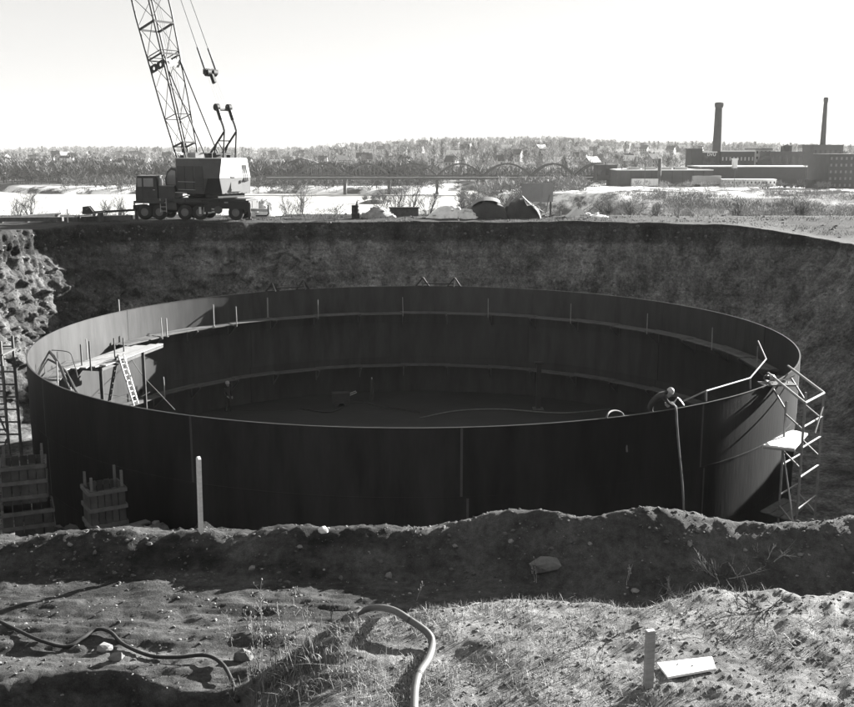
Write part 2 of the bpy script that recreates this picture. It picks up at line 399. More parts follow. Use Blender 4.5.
    return m
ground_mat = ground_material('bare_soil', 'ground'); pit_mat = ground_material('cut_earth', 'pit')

# ---- ground sheet, finer towards the photographer
tt = np.r_[np.linspace(-3.2, -0.6, 40, endpoint=False), np.linspace(-0.6, -0.25, 70, endpoint=False), np.linspace(-0.25, 0.25, 290, endpoint=False), np.linspace(0.25, 0.6, 70, endpoint=False), np.linspace(0.6, 3.2, 41)]
far_rows = [95.0]
while far_rows[-1] < 9000: far_rows.append(far_rows[-1] * (1.011 if far_rows[-1] < 2200 else 1.06))
yy = np.r_[np.arange(-8, 7.6, 0.5), np.arange(7.6, 14.6, 0.034), np.arange(14.6, 71, 0.9), np.arange(71, 95, 0.16), far_rows]
X = tt[None, :] * (yy[:, None] + 10.0); Y = np.repeat(yy[:, None], len(tt), 1)
Z = gz(X, Y)
ny, nx = X.shape
idx = np.arange(ny * nx).reshape(ny, nx)
Q = np.stack([idx[:-1, :-1], idx[:-1, 1:], idx[1:, 1:], idx[1:, :-1]], -1).reshape(-1, 4)
cx = X.ravel()[Q].mean(1); cy = Y.ravel()[Q].mean(1)
def inside(px, py, L):
    r = np.zeros(len(px), bool); k = len(L)
    for i in range(0, k):
        x1, y1 = L[i]; x2, y2 = L[(i + 1) % k]
        if y1 == y2: continue
        cnd = ((y1 > py) != (y2 > py)) & (px < (x2 - x1) * (py - y1) / (y2 - y1) + x1)
        r ^= cnd
    return r
cand = (cy > 13.8) & (cy < 75) & (np.abs(cx) < 33)
hole = np.zeros(len(Q), bool); hole[cand] = inside(cx[cand], cy[cand], T_[::4])
Q = Q[~hole]
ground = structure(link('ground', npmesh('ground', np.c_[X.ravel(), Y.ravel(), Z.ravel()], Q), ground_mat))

# ---- the pit: lip, cut face, foot and floor
M_ = 96
rows = []
zt = gz(T_[:, 0] + outn[:, 0] * 0.5, T_[:, 1] + outn[:, 1] * 0.5) + 0.02
for d, dz in ((1.0, -0.35), (0.8, -0.02), (0.5, 0.03), (0.22, 0.02)):
    p = T_ + outn * d
    rows.append(np.c_[p, gz(p[:, 0], p[:, 1]) + dz])
left = sstep(-20, -23.5, T_[:, 0]) * sstep(50, 56, T_[:, 1])
leftback = sstep(-5, -12, T_[:, 0]) * sstep(66, 70, T_[:, 1])
nearside = sstep(35, 24, T_[:, 1])
for j in range(M_ + 1):
    u = j / M_
    # horizontal travel against height: steep topsoil, then the cut face, slumping at the foot
    hz = np.interp(u, [0, 0.10, 0.55, 0.85, 1.0], [0, 0.03, 0.42, 0.78, 1.0])
    vz = np.interp(u, [0, 0.10, 0.55, 0.85, 1.0], [0, 0.115, 0.60, 0.90, 1.0])
    p = T_ * (1 - hz) + B_ * hz
    z = zt * (1 - vz) + (FLOOR + 0.05) * vz
    fade = math.sin(PI * min(1, max(0, u))) ** 0.35 if 0 < u < 1 else 0.0
    a = 0.30 + 0.42 * left + 0.35 * leftback
    n1 = fbm(p[:, 0] / 1.5, p[:, 1] / 1.5, z / 1.2, oct=5, seed=41, gain=0.58, ridge=False)
    n2 = fbm(p[:, 0] / 0.55, p[:, 1] / 0.55, z / 0.42, oct=4, seed=46, gain=0.7, ridge=True)
    gull = np.abs(fbm(sv / 2.6, z * 0.06, oct=3, seed=47)) * (0.5 + 0.9 * left)
    c1 = chunks(p[:, 0] / 1.1, p[:, 1] / 1.1, z / 0.8, 60); c2 = chunks(p[:, 0] / 0.42, p[:, 1] / 0.42, z / 0.36, 70)
    rg = 0.22 + 0.78 * np.maximum(left, 0.8 * leftback)
    disp = fade * (a * n1 * 1.25 + rg * (0.42 * c1 + 0.26 * c2) + 0.07 * n2 + 0.35 * gull)
    p = p - outn * disp[:, None] * 1.0
    z = z + fade * 0.12 * fbm(p[:, 0] / 0.8, p[:, 1] / 0.8, z / 0.8, oct=3, seed=48)
    rows.append(np.c_[p, z])
for r in (0.93, 0.8, 0.5, 0.02):
    ctr = np.array([-0.4, 46.5]); p = ctr + (B_ - ctr) * r
    rows.append(np.c_[p, np.full(N, FLOOR) + 0.12 * fbm(p[:, 0] / 2, p[:, 1] / 2, oct=3, seed=50) * (1 if r > 0.9 else 0) - (0.15 if r < 0.9 else 0)])
G = np.stack(rows); nr = len(rows)
gi = np.arange(nr * N).reshape(nr, N)
Qp = np.stack([gi[:-1], np.roll(gi[:-1], -1, 1), np.roll(gi[1:], -1, 1), gi[1:]], -1).reshape(-1, 4)
pit = structure(link('pit_wall', npmesh('pit_wall', G.reshape(-1, 3), Qp), pit_mat))

# ---- river
wm = bpy.data.materials.new('river_water'); wm.use_nodes = True; n = wm.node_tree; p = n.nodes['Principled BSDF']
p.inputs['Base Color'].default_value = (0.5, 0.5, 0.49, 1); p.inputs['Roughness'].default_value = 0.35; p.inputs['IOR'].default_value = 1.33
tz = n.nodes.new('ShaderNodeTexNoise'); tz.inputs['Scale'].default_value = 0.35; tz.inputs['Detail'].default_value = 5
tcn = n.nodes.new('ShaderNodeTexCoord'); n.links.new(tcn.outputs['Object'], tz.inputs['Vector'])
bp = n.nodes.new('ShaderNodeBump'); bp.inputs['Strength'].default_value = 0.35; bp.inputs['Distance'].default_value = 0.6
n.links.new(tz.outputs['Fac'], bp.inputs['Height']); n.links.new(bp.outputs['Normal'], p.inputs['Normal'])
gx = np.linspace(-1500, 900, 80); gy = np.linspace(80, 660, 40); RX, RY = np.meshgrid(gx, gy)
ri = np.arange(RX.size).reshape(RX.shape)
river = structure(link('river', npmesh('river', np.c_[RX.ravel(), RY.ravel(), np.full(RX.size, RIVER_Z)], np.stack([ri[:-1, :-1], ri[:-1, 1:], ri[1:, 1:], ri[1:, :-1]], -1).reshape(-1, 4)), wm))

# ---- the air over the river valley
hz = MB().box((0, 2480, 30), (6200, 5060, 112))
hm = bpy.data.materials.new('thin_haze'); hm.use_nodes = True; n = hm.node_tree
n.nodes.remove(n.nodes['Principled BSDF'])
pv = n.nodes.new('ShaderNodeVolumePrincipled'); pv.inputs['Density'].default_value = 0.000065; pv.inputs['Anisotropy'].default_value = 0.0
pv.inputs['Color'].default_value = (0.97, 0.965, 0.94, 1)
n.links.new(pv.outputs['Volume'], n.nodes['Material Output'].inputs['Volume'])
HAZE = True
if HAZE: stuff(hz.build('haze', hm))
# ------------------------------------------------------------------ the tank
def pol(r, a, z):                                            # a: radians, 0 = nearest the photographer, + towards the right
    return Vector((TC.x + r * math.sin(a), TC.y - r * math.cos(a), z))
tank = thing('storage_tank', 'huge round open-topped dark steel tank under construction in the pit', 'tank', (TC.x, TC.y, FLOOR))
off = Vector((-TC.x, -TC.y, -FLOOR))
def curved_plate(a0, a1, r0, r1, z0, z1, n=14):
    m = MB(); vs = []
    for i in range(n + 1):
        a = a0 + (a1 - a0) * i / n
        for (r, z) in ((r0, z0), (r1, z0), (r1, z1), (r0, z1)): vs.append(pol(r, a, z) + off)
    fs = []
    for i in range(n):
        b = i * 4
        for k in range(4): fs.append((b + k, b + (k + 1) % 4, b + 4 + (k + 1) % 4, b + 4 + k))
    fs += [(0, 1, 2, 3), (n * 4 + 3, n * 4 + 2, n * 4 + 1, n * 4)]
    return m.add(vs, fs)
NPL = 12; CH = (RIM - FLOOR) / 3
plate_data = []
for k in range(3):
    for i in range(NPL):
        st = (0.115, 0.37, 0.62)[k] + 2 * PI / NPL * (0.5 * (k % 2))
        a0 = st + 2 * PI * i / NPL + 0.0005; a1 = st + 2 * PI * (i + 1) / NPL - 0.0005
        dr = 0.006 * ((i + k) % 2) + 0.004 * k
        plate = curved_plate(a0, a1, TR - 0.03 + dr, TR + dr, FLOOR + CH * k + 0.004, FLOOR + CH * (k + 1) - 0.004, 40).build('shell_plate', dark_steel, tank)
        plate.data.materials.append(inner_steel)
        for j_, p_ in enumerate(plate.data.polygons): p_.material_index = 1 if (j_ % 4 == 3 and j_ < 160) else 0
# vertical weld seams: narrow raised backing strips on the outside, as the seams show in the photograph
for k in range(3):
    for i in range(NPL):
        st = (0.115, 0.37, 0.62)[k] + 2 * PI / NPL * (0.5 * (k % 2)); a = st + 2 * PI * i / NPL
        curved_plate(a - 0.0022, a + 0.0022, TR + 0.011, TR + 0.017, FLOOR + CH * k + 0.01, FLOOR + CH * (k + 1) - 0.01, 1).build('seam_strip', mat('seam_metal', 0.06, 0.6), tank)
for k in (1, 2):
    curved_plate(0, 2 * PI, TR + 0.012, TR + 0.022, FLOOR + CH * k - 0.03, FLOOR + CH * k + 0.03, 120).build('girth_weld', dark_steel, tank)
rim = curved_plate(0, 2 * PI, TR - 0.035, TR + 0.02, RIM + 0.001, RIM + 0.02, 160).build('rim_bar', mat('worn_rim', 0.05, 0.5, 0.5, 2), tank)
# floor laid in strips
floor_mat = mat('tank_floor_plate', 0.03, 0.65, 0.4, 0.5, bump=0.1, bscale=4)
nb = 13
for i in range(nb):
    y0 = -TR + 2 * TR * i / nb + 0.01; y1 = -TR + 2 * TR * (i + 1) / nb - 0.01
    ys = np.linspace(y0, y1, 7); rr = TR - 0.06
    pl = [(math.sqrt(max(0, rr * rr - y * y)), y) for y in ys]; pl = pl + [(-x, y) for x, y in reversed(pl)]
    MB().prism(pl, 0.0, 0.03 + 0.008 * (i % 2), 'z').build('floor_plate', floor_mat, tank)

# ---- plank walkways on brackets round the inside of the shell
def walkway(name, label, z, width, arcs, seg_a, posts, rail_in=None):
    o = thing(name, label, 'walkway', (TC.x, TC.y, z)); of = Vector((-TC.x, -TC.y, -z))
    for (A0, A1) in arcs:
        n = max(1, round((A1 - A0) / seg_a))
        for i in range(n):
            a0 = A0 + (A1 - A0) * i / n; a1 = A0 + (A1 - A0) * (i + 1) / n
            lift = 0.035 * (i % 2) + random.uniform(0, 0.01)
            nbrd = 3; bw2 = (width - 0.06) / nbrd
            for b in range(nbrd):
                ra = TR - 0.10 - bw2 * (b + 0.5)
                e = random.uniform(0.002, 0.014)
                p0, p1 = pol(ra, a0 - e, z + lift) + of, pol(ra, a1 + e, z + lift) + of
                MB().bar(p0, p1, bw2 - 0.02, 0.045).build('plank', mat('walkway_plank', 0.12, 0.9, 0.4, 2), o)
            m = MB()
            pi0, pi1, pi2 = pol(TR - 0.06, a0, z - 0.06) + of, pol(TR - 0.08 - width, a0, z - 0.06) + of, pol(TR - 0.06, a0, z - 0.75) + of
            m.bar(pi0, pi1, 0.07, 0.07); m.bar(pi1, pi2, 0.05, 0.05); m.bar(pi0, pi2, 0.05, 0.05)
            m.build('bracket', steel, o)
            if (i % posts) == 0:
                q = pol(TR - 0.10 - width, a0, z) + of
                MB().bar(q + Vector((0, 0, -0.1)), q + Vector((random.uniform(-.03, .03), 0, 1.05)), 0.045, 0.045).build('guard_post', mat('post_wood', 0.3), o)
    return o
up_walk = walkway('plank_walkway', 'upper plank walkway bracketed round the inside of the dark tank', -4.72, 0.95, [(math.radians(-95), math.radians(82)), (math.radians(88), math.radians(250))], math.radians(9.6), 2)
lo_walk = walkway('plank_walkway', 'lower plank walkway round the inside of the dark tank near its floor', -7.95, 0.8, [(math.radians(-120), math.radians(240))], math.radians(9.6), 50)

# ---- guard wires strung on posts of the upper walkway
def wire_label(o, label, cat='rope'): return tag(o, label, cat)
def sag(a, b, d, n=10):
    a, b = Vector(a), Vector(b)
    return [a.lerp(b, i / n) + Vector((0, 0, -d * 4 * (i / n) * (1 - i / n))) for i in range(n + 1)]

# ---- landing at the left, with props and two ladders
lz = -4.62
L0, L1, L2, L3 = aZ(84, 381, lz), aZ(97, 369, lz), aZ(168, 340, lz), aZ(128, 358, lz)
land = thing('landing_platform', 'broad plank landing propped inside the sunlit left wall of the tank', 'platform', L1)
def lpt(p): return p - L1
ax = (aZ(163, 343, lz) - aZ(102, 366, lz)); ax.z = 0; ln = ax.length; ax.normalize(); sd_ = Vector((-ax.y, ax.x, 0))
if (TC - L1).dot(sd_) > 0: sd_ = -sd_
st0 = aZ(102, 366, lz)
for b in range(5):
    q0 = st0 + sd_ * (0.30 * b) + ax * (random.uniform(-0.2, 0.15) - 0.25 * b); q1 = q0 + ax * (ln * random.uniform(0.93, 1.0))
    MB().bar(lpt(q0), lpt(q1), 0.28, 0.05).build('plank', mat('landing_plank', 0.3, 0.85, 0.25, 4), land)  # paler boards than the walkway planks
MB().bar(lpt(st0 + Vector((0, 0, -0.13)) + sd_ * 0.04), lpt(st0 + ax * ln + Vector((0, 0, -0.13)) + sd_ * 0.04), 0.08, 0.2).build('edge_beam', dark_wood, land)
for (px, py) in ((103, 367), (145, 352)):
    q = aZ(px, py, lz - 0.06) + sd_ * 0.12
    MB().bar(lpt(q), lpt(Vector((q.x, q.y, -7.9))), 0.14, 0.14).build('prop', black_iron, land)
    MB().bar(lpt(q + Vector((0, 0, -0.12))), lpt(q + sd_ * 1.4 + Vector((0, 0, -0.12))), 0.1, 0.16).build('joist', dark_wood, land)
for (px, py, h) in ((91, 371, 1.35), (115, 358, 0.95), (124, 352, 0.7), (82, 366, 1.0)):
    q = aZ(px, py, lz)
    MB().bar(lpt(q), lpt(q + Vector((0, 0, h))), 0.06, 0.06).build('post', dark_wood, land)

def ladder(label, p0, p1, width, m, sidev, rungs, group=None):
    p0, p1 = Vector(p0), Vector(p1)
    o = thing('ladder', label, 'ladder', p0, 0, group); s2 = Vector(sidev).normalized() * width / 2; d = p1 - p0
    for sg in (-1, 1): MB().bar(s2 * sg, d + s2 * sg, 0.05, 0.085, up=s2.cross(d)).build('rail', m, o)
    for i in range(rungs):
        c_ = d * ((i + 0.6) / rungs); MB().cyl(c_ - s2, c_ + s2, 0.022, 8).build('rung', m, o)
    return o
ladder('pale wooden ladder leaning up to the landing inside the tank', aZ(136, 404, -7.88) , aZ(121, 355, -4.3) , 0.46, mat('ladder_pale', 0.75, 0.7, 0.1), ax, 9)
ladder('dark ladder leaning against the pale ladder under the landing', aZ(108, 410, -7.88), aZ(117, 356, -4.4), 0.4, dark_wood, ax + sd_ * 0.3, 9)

# ---- hoses and cables slung over the left rim
def hose(name, label, pts, r, m, n=10, k=8, group=None):
    p = catmull(pts, n); o = MB().tube([q - p[0] for q in p], r, k).build(name, m, smooth=True); o.location = p[0]
    return tag(o, label, 'rope' if 'rope' in name or 'wire' in name else ('cable' if 'cable' in name else 'hose'), group)
a_l = math.radians(-88)
def rimp(px, py, dz=0): return aZ(px, py, RIM + dz)
hose('hose', 'thick dark hose looping over the left rim down into the tank', [aY(33, 361, 47), aY(36, 349, 47), aY(41, 345, 46.8), aY(50, 352, 46), aY(60, 366, 44.5), aY(66, 382, 43.3), aY(72, 395, 42.8)], 0.07, black_iron)
hose('hose', 'second dark hose under the thick one at the left rim', [aY(34, 356, 46.5), aY(45, 358, 46), aY(57, 364, 45), aY(66, 372, 44), aY(74, 388, 43), aY(80, 396, 42)], 0.05, black_iron)
hose('cable', 'bundle of thin cables dropping beside the left hoses', [aY(62, 366, 44.6), aY(70, 378, 44), aY(74, 385, 43.4), aY(77, 394, 43)], 0.03, black_iron)
hose('cable', 'thin cable trailing above the hoses at the left rim', [aY(50, 350, 46.5), aY(68, 352, 45.5), aY(73, 360, 44.5), aY(78, 378, 43.5)], 0.02, black_iron)
rp = mat('rope', 0.2, 0.9)
hose('rope', 'slack rope running down from the landing to the lower walkway', [aY(120, 330, 55.5), aY(124, 345, 55), aY(140, 372, 52), aY(160, 394, 48), aY(175, 410, 45)], 0.018, rp)
hose('guard_wire', 'guard wire strung along the landing posts at the left', [aY(82, 352, 53), aY(91, 345, 54), aY(115, 336, 55), aY(158, 327, 57), aY(200, 315, 58.3)], 0.015, rp)
hose('guard_wire', 'low guard wire sagging past the ladder feet', [aY(98, 393, 47), aY(118, 396, 47), aY(134, 399, 48), aY(150, 392, 49)], 0.009, black_iron)
hose('cable', 'loose cable slanting down the sunlit inner wall at left', [aY(84, 322, 55.6), aY(78, 338, 53), aY(70, 352, 49)], 0.016, black_iron)
# tall posts of the upper walkway that stand against the lit wall
for i, (px, py, h, lab) in enumerate(((120, 326, 1.5, 'dark upright by the landing against the sunlit tank wall'), (167, 337, 1.0, 'short post on the walkway right of the landing'),
                           (214, 327, 1.25, 'post on the upper walkway where the wall falls into shade'), (268, 318, 1.2, 'slim post on the upper walkway in the shade'))):
    q = aZ(px, py, -4.66); o = MB().bar((0, 0, 0), (0, 0, h), 0.06, 0.06).add([], []).build('walkway_post', mat('post_wood', 0.3))
    m2 = MB().box((0, 0, 0.02), (0.16, 0.16, 0.04)); b_ = m2.build('foot_plate', steel, o)
    o.location = q; tag(o, lab, 'post', 'posts along the upper walkway')

# ---- lifting brackets clipped on the back rim
for i, (p0, p1, lab) in enumerate((((271, 291), (302, 289), 'pair of triangular brackets joined by a bar on the back rim at left'), ((423, 286), (455, 286), 'pair of triangular brackets joined by a bar at the middle of the back rim'))):
    A = rimp(*p0); B = rimp(*p1)
    def onrim(P): d = Vector((P.x - TC.x, P.y - TC.y, 0)).normalized(); return Vector((TC.x + d.x * TR, TC.y + d.y * TR, RIM + 0.02)), d
    A, dA = onrim(A); B, dB = onrim(B)
    o = thing('rim_bracket', lab, 'bracket', A, 0, 'brackets on the back rim')
    tdir = (B - A).normalized()
    for P, d in ((A, dA), (B, dB)):
        m = MB(); q = P - A
        m.bar(q - tdir * 0.42, q + Vector((0, 0, 0.52)), 0.08, 0.08); m.bar(q + tdir * 0.35, q + Vector((0, 0, 0.52)), 0.08, 0.08); m.bar(q - tdir * 0.45, q + tdir * 0.4, 0.08, 0.06)
        m.bar(q + Vector((0, 0, 0.5)), q - d * 0.5, 0.06, 0.06)
        m.build('triangle_frame', black_iron, o)
    MB().bar(Vector((0, 0, 0.16)), B - A + Vector((0, 0, 0.16)), 0.07, 0.07).build('tie_bar', black_iron, o)

# ---- odds and ends on the tank floor
q = aZ(341, 405, FLOOR + 0.04)
t = thing('welding_machine', 'boxy welding machine on the shadowed tank floor at left of centre', 'machine', q, 0.2)
MB().box((0, 0, 0.45), (1.0, 0.6, 0.6)).build('housing', mat('machine_paint', 0.05), t); MB().cyl((-0.3, -0.35, 0.17), (-0.3, 0.35, 0.17), 0.17).build('wheel', rubber, t); MB().cyl((0.3, -0.35, 0.17), (0.3, 0.35, 0.17), 0.17).build('wheel', rubber, t)
MB().tube([(0.5, -0.2, 0.6), (0.9, -0.2, 0.75), (0.9, 0.2, 0.75), (0.5, 0.2, 0.6)], 0.025).build('handle', galv, t)
q = aZ(372, 401, FLOOR + 0.04)
t = thing('gas_cylinder', 'upright gas cylinder on the tank floor right of the welding machine', 'gas cylinder', q)
MB().lathe([(0.11, 0), (0.115, 0.05), (0.115, 1.15), (0.08, 1.28), (0.04, 1.33)], 14).build('bottle', mat('cylinder_grey', 0.05), t, True); MB().lathe([(0.03, 1.3), (0.035, 1.33), (0.035, 1.42), (0.02, 1.45)], 10).build('valve', galv, t)
q = aZ(538, 409, FLOOR + 0.04)
t = thing('standing_column', 'upright steel column standing on the tank floor right of centre', 'column', q)
MB().bar((0, 0, 0), (0, 0, 2.7), 0.26, 0.26).build('shaft', black_iron, t); MB().box((0, 0, 2.73), (0.5, 0.5, 0.06)).build('cap_plate', black_iron, t); MB().box((0, 0, 0.03), (0.6, 0.6, 0.06)).build('base_plate', steel, t)
for i, (pts, lab) in enumerate((([(420, 418), (455, 411), (500, 409), (560, 413), (610, 409)], 'pale hose snaking over the tank floor towards the right'), ([(300, 408), (330, 412), (355, 402), (380, 406), (420, 412)], 'dark cable curled across the tank floor at left'))):
    hose(('hose', 'cable')[i], lab, [aZ(x, y, FLOOR + 0.08) for x, y in pts], 0.035, (rp, black_iron)[i])
hose('hose', 'thin hose arching over the front rim near the right of centre', [aY(606, 430, 31.3), aY(607, 416, 31.2), aY(612, 411, 31.6), aY(620, 412, 31.9), aY(624, 419, 31.8), aY(627, 452, 31.4)], 0.03, mat('grey_hose', 0.16))
hose('air_hose', 'pale air hose hanging down the tank from the bending worker', [aY(673, 404, 32.6), aY(676, 409, 32.2), aY(677, 425, 32.05), aY(679, 450, 32.0), aY(682, 480, 31.95), aY(684, 512, 31.9)], 0.035, mat('pale_hose', 0.2))
# rail along the front rim, right of the worker
pr = [(680, 403), (706, 399), (751, 387), (766, 372)]
base_pts = [aZ(680, 404, RIM), aZ(706, 398, RIM), aZ(729, 391, RIM), aZ(751, 382, RIM)]
fr = thing('rim_handrail', 'bent pipe handrail on the front rim between worker and scaffold', 'handrail', base_pts[0])
topr = [aZ(683, 403, RIM) + Vector((0, 0, 0.05)), aY(706, 391, 33.6), aY(750, 378, 36.6), aY(766, 359, 38.5), aY(758, 341, 40)]
for a_, b_ in zip(topr[:-1], topr[1:]): MB().cyl(a_ - base_pts[0], b_ - base_pts[0], 0.03, 8).build('rail', mat('rail_pipe', 0.22, 0.5), fr)
for px, py, pt in ((706, 399, topr[1]), (750, 387, topr[2])):
    MB().cyl(aY(px, py + 2, pt.y) - base_pts[0], pt - base_pts[0], 0.035, 8).build('post', mat('rail_pipe', 0.22, 0.5), fr)

# ---- pipe scaffold at the right
zr = RIM + 0.15
P1, P2 = aZ(805, 403, zr), aZ(824, 393, zr); P3, P4 = aZ(768, 373, zr), aZ(788, 366, zr)
galv_s = mat('scaffold_pipe', 0.3, 0.45, 0.25, 6, metal=0.3)
scf = thing('pipe_scaffold', 'tubular scaffold tower with bright sunlit plank deck beside the right of the tank', 'scaffold', Vector((P1.x, P1.y, FLOOR)))
of = -Vector((P1.x, P1.y, FLOOR))
def pp(a, b, r=0.036, nm='pipe'): MB().cyl(Vector(a) + of, Vector(b) + of, r, 8).build(nm, galv_s, scf)
dn = Vector((0, 0, -1))
for P in (P1, P2): pp(P, Vector((P.x, P.y, FLOOR + 0.05)), 0.042, 'upright')
mid1, mid2 = P3.lerp(P1, 0.55), P4.lerp(P2, 0.55)
m1b = P3.lerp(P1, 0.12); m2b = P4.lerp(P2, 0.12)
for P in (mid1, mid2): pp(P + dn * 0.45, Vector((P.x, P.y, FLOOR + 0.05)), 0.042, 'upright')
pp(P1, P3, 0.045, 'rail'); pp(P2, P4, 0.045, 'rail'); pp(P1 , P2, 0.042, 'rail')
for k, dz in enumerate((0.8, 1.5, 2.5, 3.6)):
    pp(P1 + dn * dz, P2 + dn * dz, 0.033, 'rung')
    if k > 1: pp(mid1 + dn * (dz + 0.2), mid2 + dn * (dz + 0.2), 0.033, 'rung')
for dz in (0.9, 2.2, 4.2):
    pp(P1 + dn * dz, mid1 + dn * dz, 0.03, 'ledger'); pp(P2 + dn * dz, mid2 + dn * dz, 0.03, 'ledger')
pp(mid1 + dn * 0.75, m1b + dn * 0.35, 0.035, 'ledger'); pp(mid2 + dn * 0.75, m2b + dn * 0.35, 0.035, 'ledger')
pp(P2 + dn * 0.45, P2 + dn * 1.3 + (P1 - P2) * 0.55 + Vector((0, -0.3, 0.2)), 0.028, 'brace')
pp(mid1 + dn * 2.2, P1 + dn * 4.6, 0.03, 'brace')
zd = -4.75
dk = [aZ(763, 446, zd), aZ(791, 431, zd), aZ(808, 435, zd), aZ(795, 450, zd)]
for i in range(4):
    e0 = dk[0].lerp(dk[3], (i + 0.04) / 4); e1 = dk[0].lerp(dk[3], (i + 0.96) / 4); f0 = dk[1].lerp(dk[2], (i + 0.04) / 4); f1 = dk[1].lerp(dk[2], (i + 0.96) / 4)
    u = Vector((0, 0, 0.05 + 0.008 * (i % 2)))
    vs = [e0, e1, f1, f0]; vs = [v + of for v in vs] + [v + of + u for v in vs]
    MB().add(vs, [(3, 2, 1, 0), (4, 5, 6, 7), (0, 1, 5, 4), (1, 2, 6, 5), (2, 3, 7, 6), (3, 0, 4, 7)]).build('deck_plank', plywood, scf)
pp(dk[0] + dn * 0.04, dk[3] + dn * 0.04, 0.036, 'transom'); pp(dk[1] + dn * 0.04, dk[2] + dn * 0.04, 0.036, 'transom')
zd2 = -7.4
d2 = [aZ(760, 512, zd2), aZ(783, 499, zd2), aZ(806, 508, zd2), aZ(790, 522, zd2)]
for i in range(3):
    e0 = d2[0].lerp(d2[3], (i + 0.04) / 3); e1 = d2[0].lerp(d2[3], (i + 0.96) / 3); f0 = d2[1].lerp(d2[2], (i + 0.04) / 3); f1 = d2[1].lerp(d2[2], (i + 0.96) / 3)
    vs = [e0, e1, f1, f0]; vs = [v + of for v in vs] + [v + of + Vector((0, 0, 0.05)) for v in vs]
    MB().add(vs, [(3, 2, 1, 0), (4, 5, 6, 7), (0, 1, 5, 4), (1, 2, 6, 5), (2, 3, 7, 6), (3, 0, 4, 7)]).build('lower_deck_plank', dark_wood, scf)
# clutter of clamps and tackle where the rails meet the rim
t = thing('rim_tackle', 'small heap of clamps and tackle on the rim under the scaffold rails', 'tackle', aZ(777, 383, RIM + 0.02))
R2 = random.Random(4)
for i in range(9):
    c_ = Vector((R2.uniform(-.5, .5), R2.uniform(-.35, .35), R2.uniform(0.0, 0.18)))
    (MB().rock(c_, R2.uniform(0.07, 0.14), (1, 1, 1), i) if i % 2 else MB().bar(c_, c_ + Vector((R2.uniform(-.3, .3), R2.uniform(-.3, .3), 0.1)), 0.05, 0.05)).build('clamp', galv if i % 3 else black_iron, t)
MB().box((0, 0, -0.03), (1.2, 0.6, 0.05)).build('tray', steel, t)

# ---- scaffold ladder tower at the far left of the tank
Q = Vector((-17.4, 41.0, FLOOR))
lt = thing('ladder_tower', 'dark scaffold ladder tower against the left side of the tank', 'scaffold', Q)
for dx in (-0.55, 0.55):
    for dy in (-0.6, 0.6): MB().bar((dx, dy, 0), (dx, dy, 7.3), 0.09, 0.09).build('upright', dark_wood, lt)
for i in range(13):
    z = 0.5 + i * 0.53
    for dy in (-0.6, 0.6): MB().bar((-0.55, dy, z), (0.55, dy, z), 0.06, 0.06).build('rung', dark_wood, lt)
MB().box((0, 0, 6.75), (1.3, 1.4, 0.06)).build('top_deck', dark_wood, lt)
MB().bar((-0.5, -0.64, 0.4), (0.5, -0.64, 3.3), 0.06, 0.05).build('brace', dark_wood, lt); MB().bar((0.5, -0.64, 3.6), (-0.5, -0.64, 6.5), 0.06, 0.05).build('brace', dark_wood, lt)

# ---- slatted timber bins at the left foot of the tank
def bin_(label, px, py, Y, w_, d_, h_, rz, posts=True):
    p = aY(px, py, Y); o = thing('timber_bin', label, 'crate', p, rz, 'timber bins beside the tank')
    nb_ = 5
    for sy in (-1, 1):
        for i in range(nb_):
            MB().box((-w_ / 2 + w_ * (i + 0.5) / nb_, sy * d_ / 2, h_ / 2), (w_ / nb_ * 0.86, 0.04, h_ * random.uniform(0.94, 1.0))).build('slat', mat('bin_slat', 0.07, 0.9, 0.5, 2), o)
    for sx in (-1, 1):
        for i in range(4):
            MB().box((sx * w_ / 2, -d_ / 2 + d_ * (i + 0.5) / 4, h_ / 2), (0.04, d_ / 4 * 0.88, h_ * random.uniform(0.94, 1.0))).build('slat', mat('bin_slat', 0.16), o)
    for z in (0.18, 0.55, 0.92):
        for sy in (-1, 1): MB().box((0, sy * (d_ / 2 + 0.045), h_ * z), (w_ + 0.1, 0.05, 0.12)).build('rail', dark_wood, o)
        for sx in (-1, 1): MB().box((sx * (w_ / 2 + 0.045), 0, h_ * z), (0.05, d_ + 0.1, 0.12)).build('rail', dark_wood, o)
    MB().box((0, 0, 0.05), (w_, d_, 0.06)).build('bottom', dark_wood, o)
    if posts:
        for sx in (-1, 1):
            for sy in (-1, 1): MB().box((sx * (w_ / 2 - 0.06), sy * (d_ / 2 - 0.06), h_ / 2 + 0.25), (0.075, 0.075, h_ + random.uniform(0.2, 0.5))).build('corner_post', mat('bin_post', 0.14), o)
    return o
def bench_z(x, y):
    x = np.asarray(x, float); y = np.asarray(y, float); r = np.hypot(x - TC.x, y - TC.y)
    z = -6.78 + 0.31 * np.clip(x + 9.6, -9, 1.5) * 1.0
    k = sstep(16.55, 17.6, r) * sstep(-6.6, -8.2, x) * sstep(41, 37, y) * sstep(-22, -19, x)
    return FLOOR - 0.3 + (z - FLOOR + 0.3) * k + 0.10 * fbm(x / 0.8, y / 0.8, oct=4, seed=91)
bX, bY = np.meshgrid(np.linspace(-22, -6, 110), np.linspace(22, 42, 130)); bi = np.arange(bX.size).reshape(bX.shape)
structure(link('spoil_bench', npmesh('spoil_bench', np.c_[bX.ravel(), bY.ravel(), bench_z(bX, bY).ravel()], np.stack([bi[:-1, :-1], bi[:-1, 1:], bi[1:, 1:], bi[1:, :-1]], -1).reshape(-1, 4)), pit_mat))
bin_('open slatted timber bin with corner posts standing apart beside the tank', 106, 528, 31.2, 1.05, 0.95, 1.45, 0.55)
bin_('slatted timber bin topmost of the stack at the left picture edge', 26, 499, 32.8, 1.3, 1.1, 1.35, 0.35)
bin_('plain timber bin carrying another at the left picture edge', 30, 541, 32.8, 1.5, 1.25, 1.3, 0.4, False)
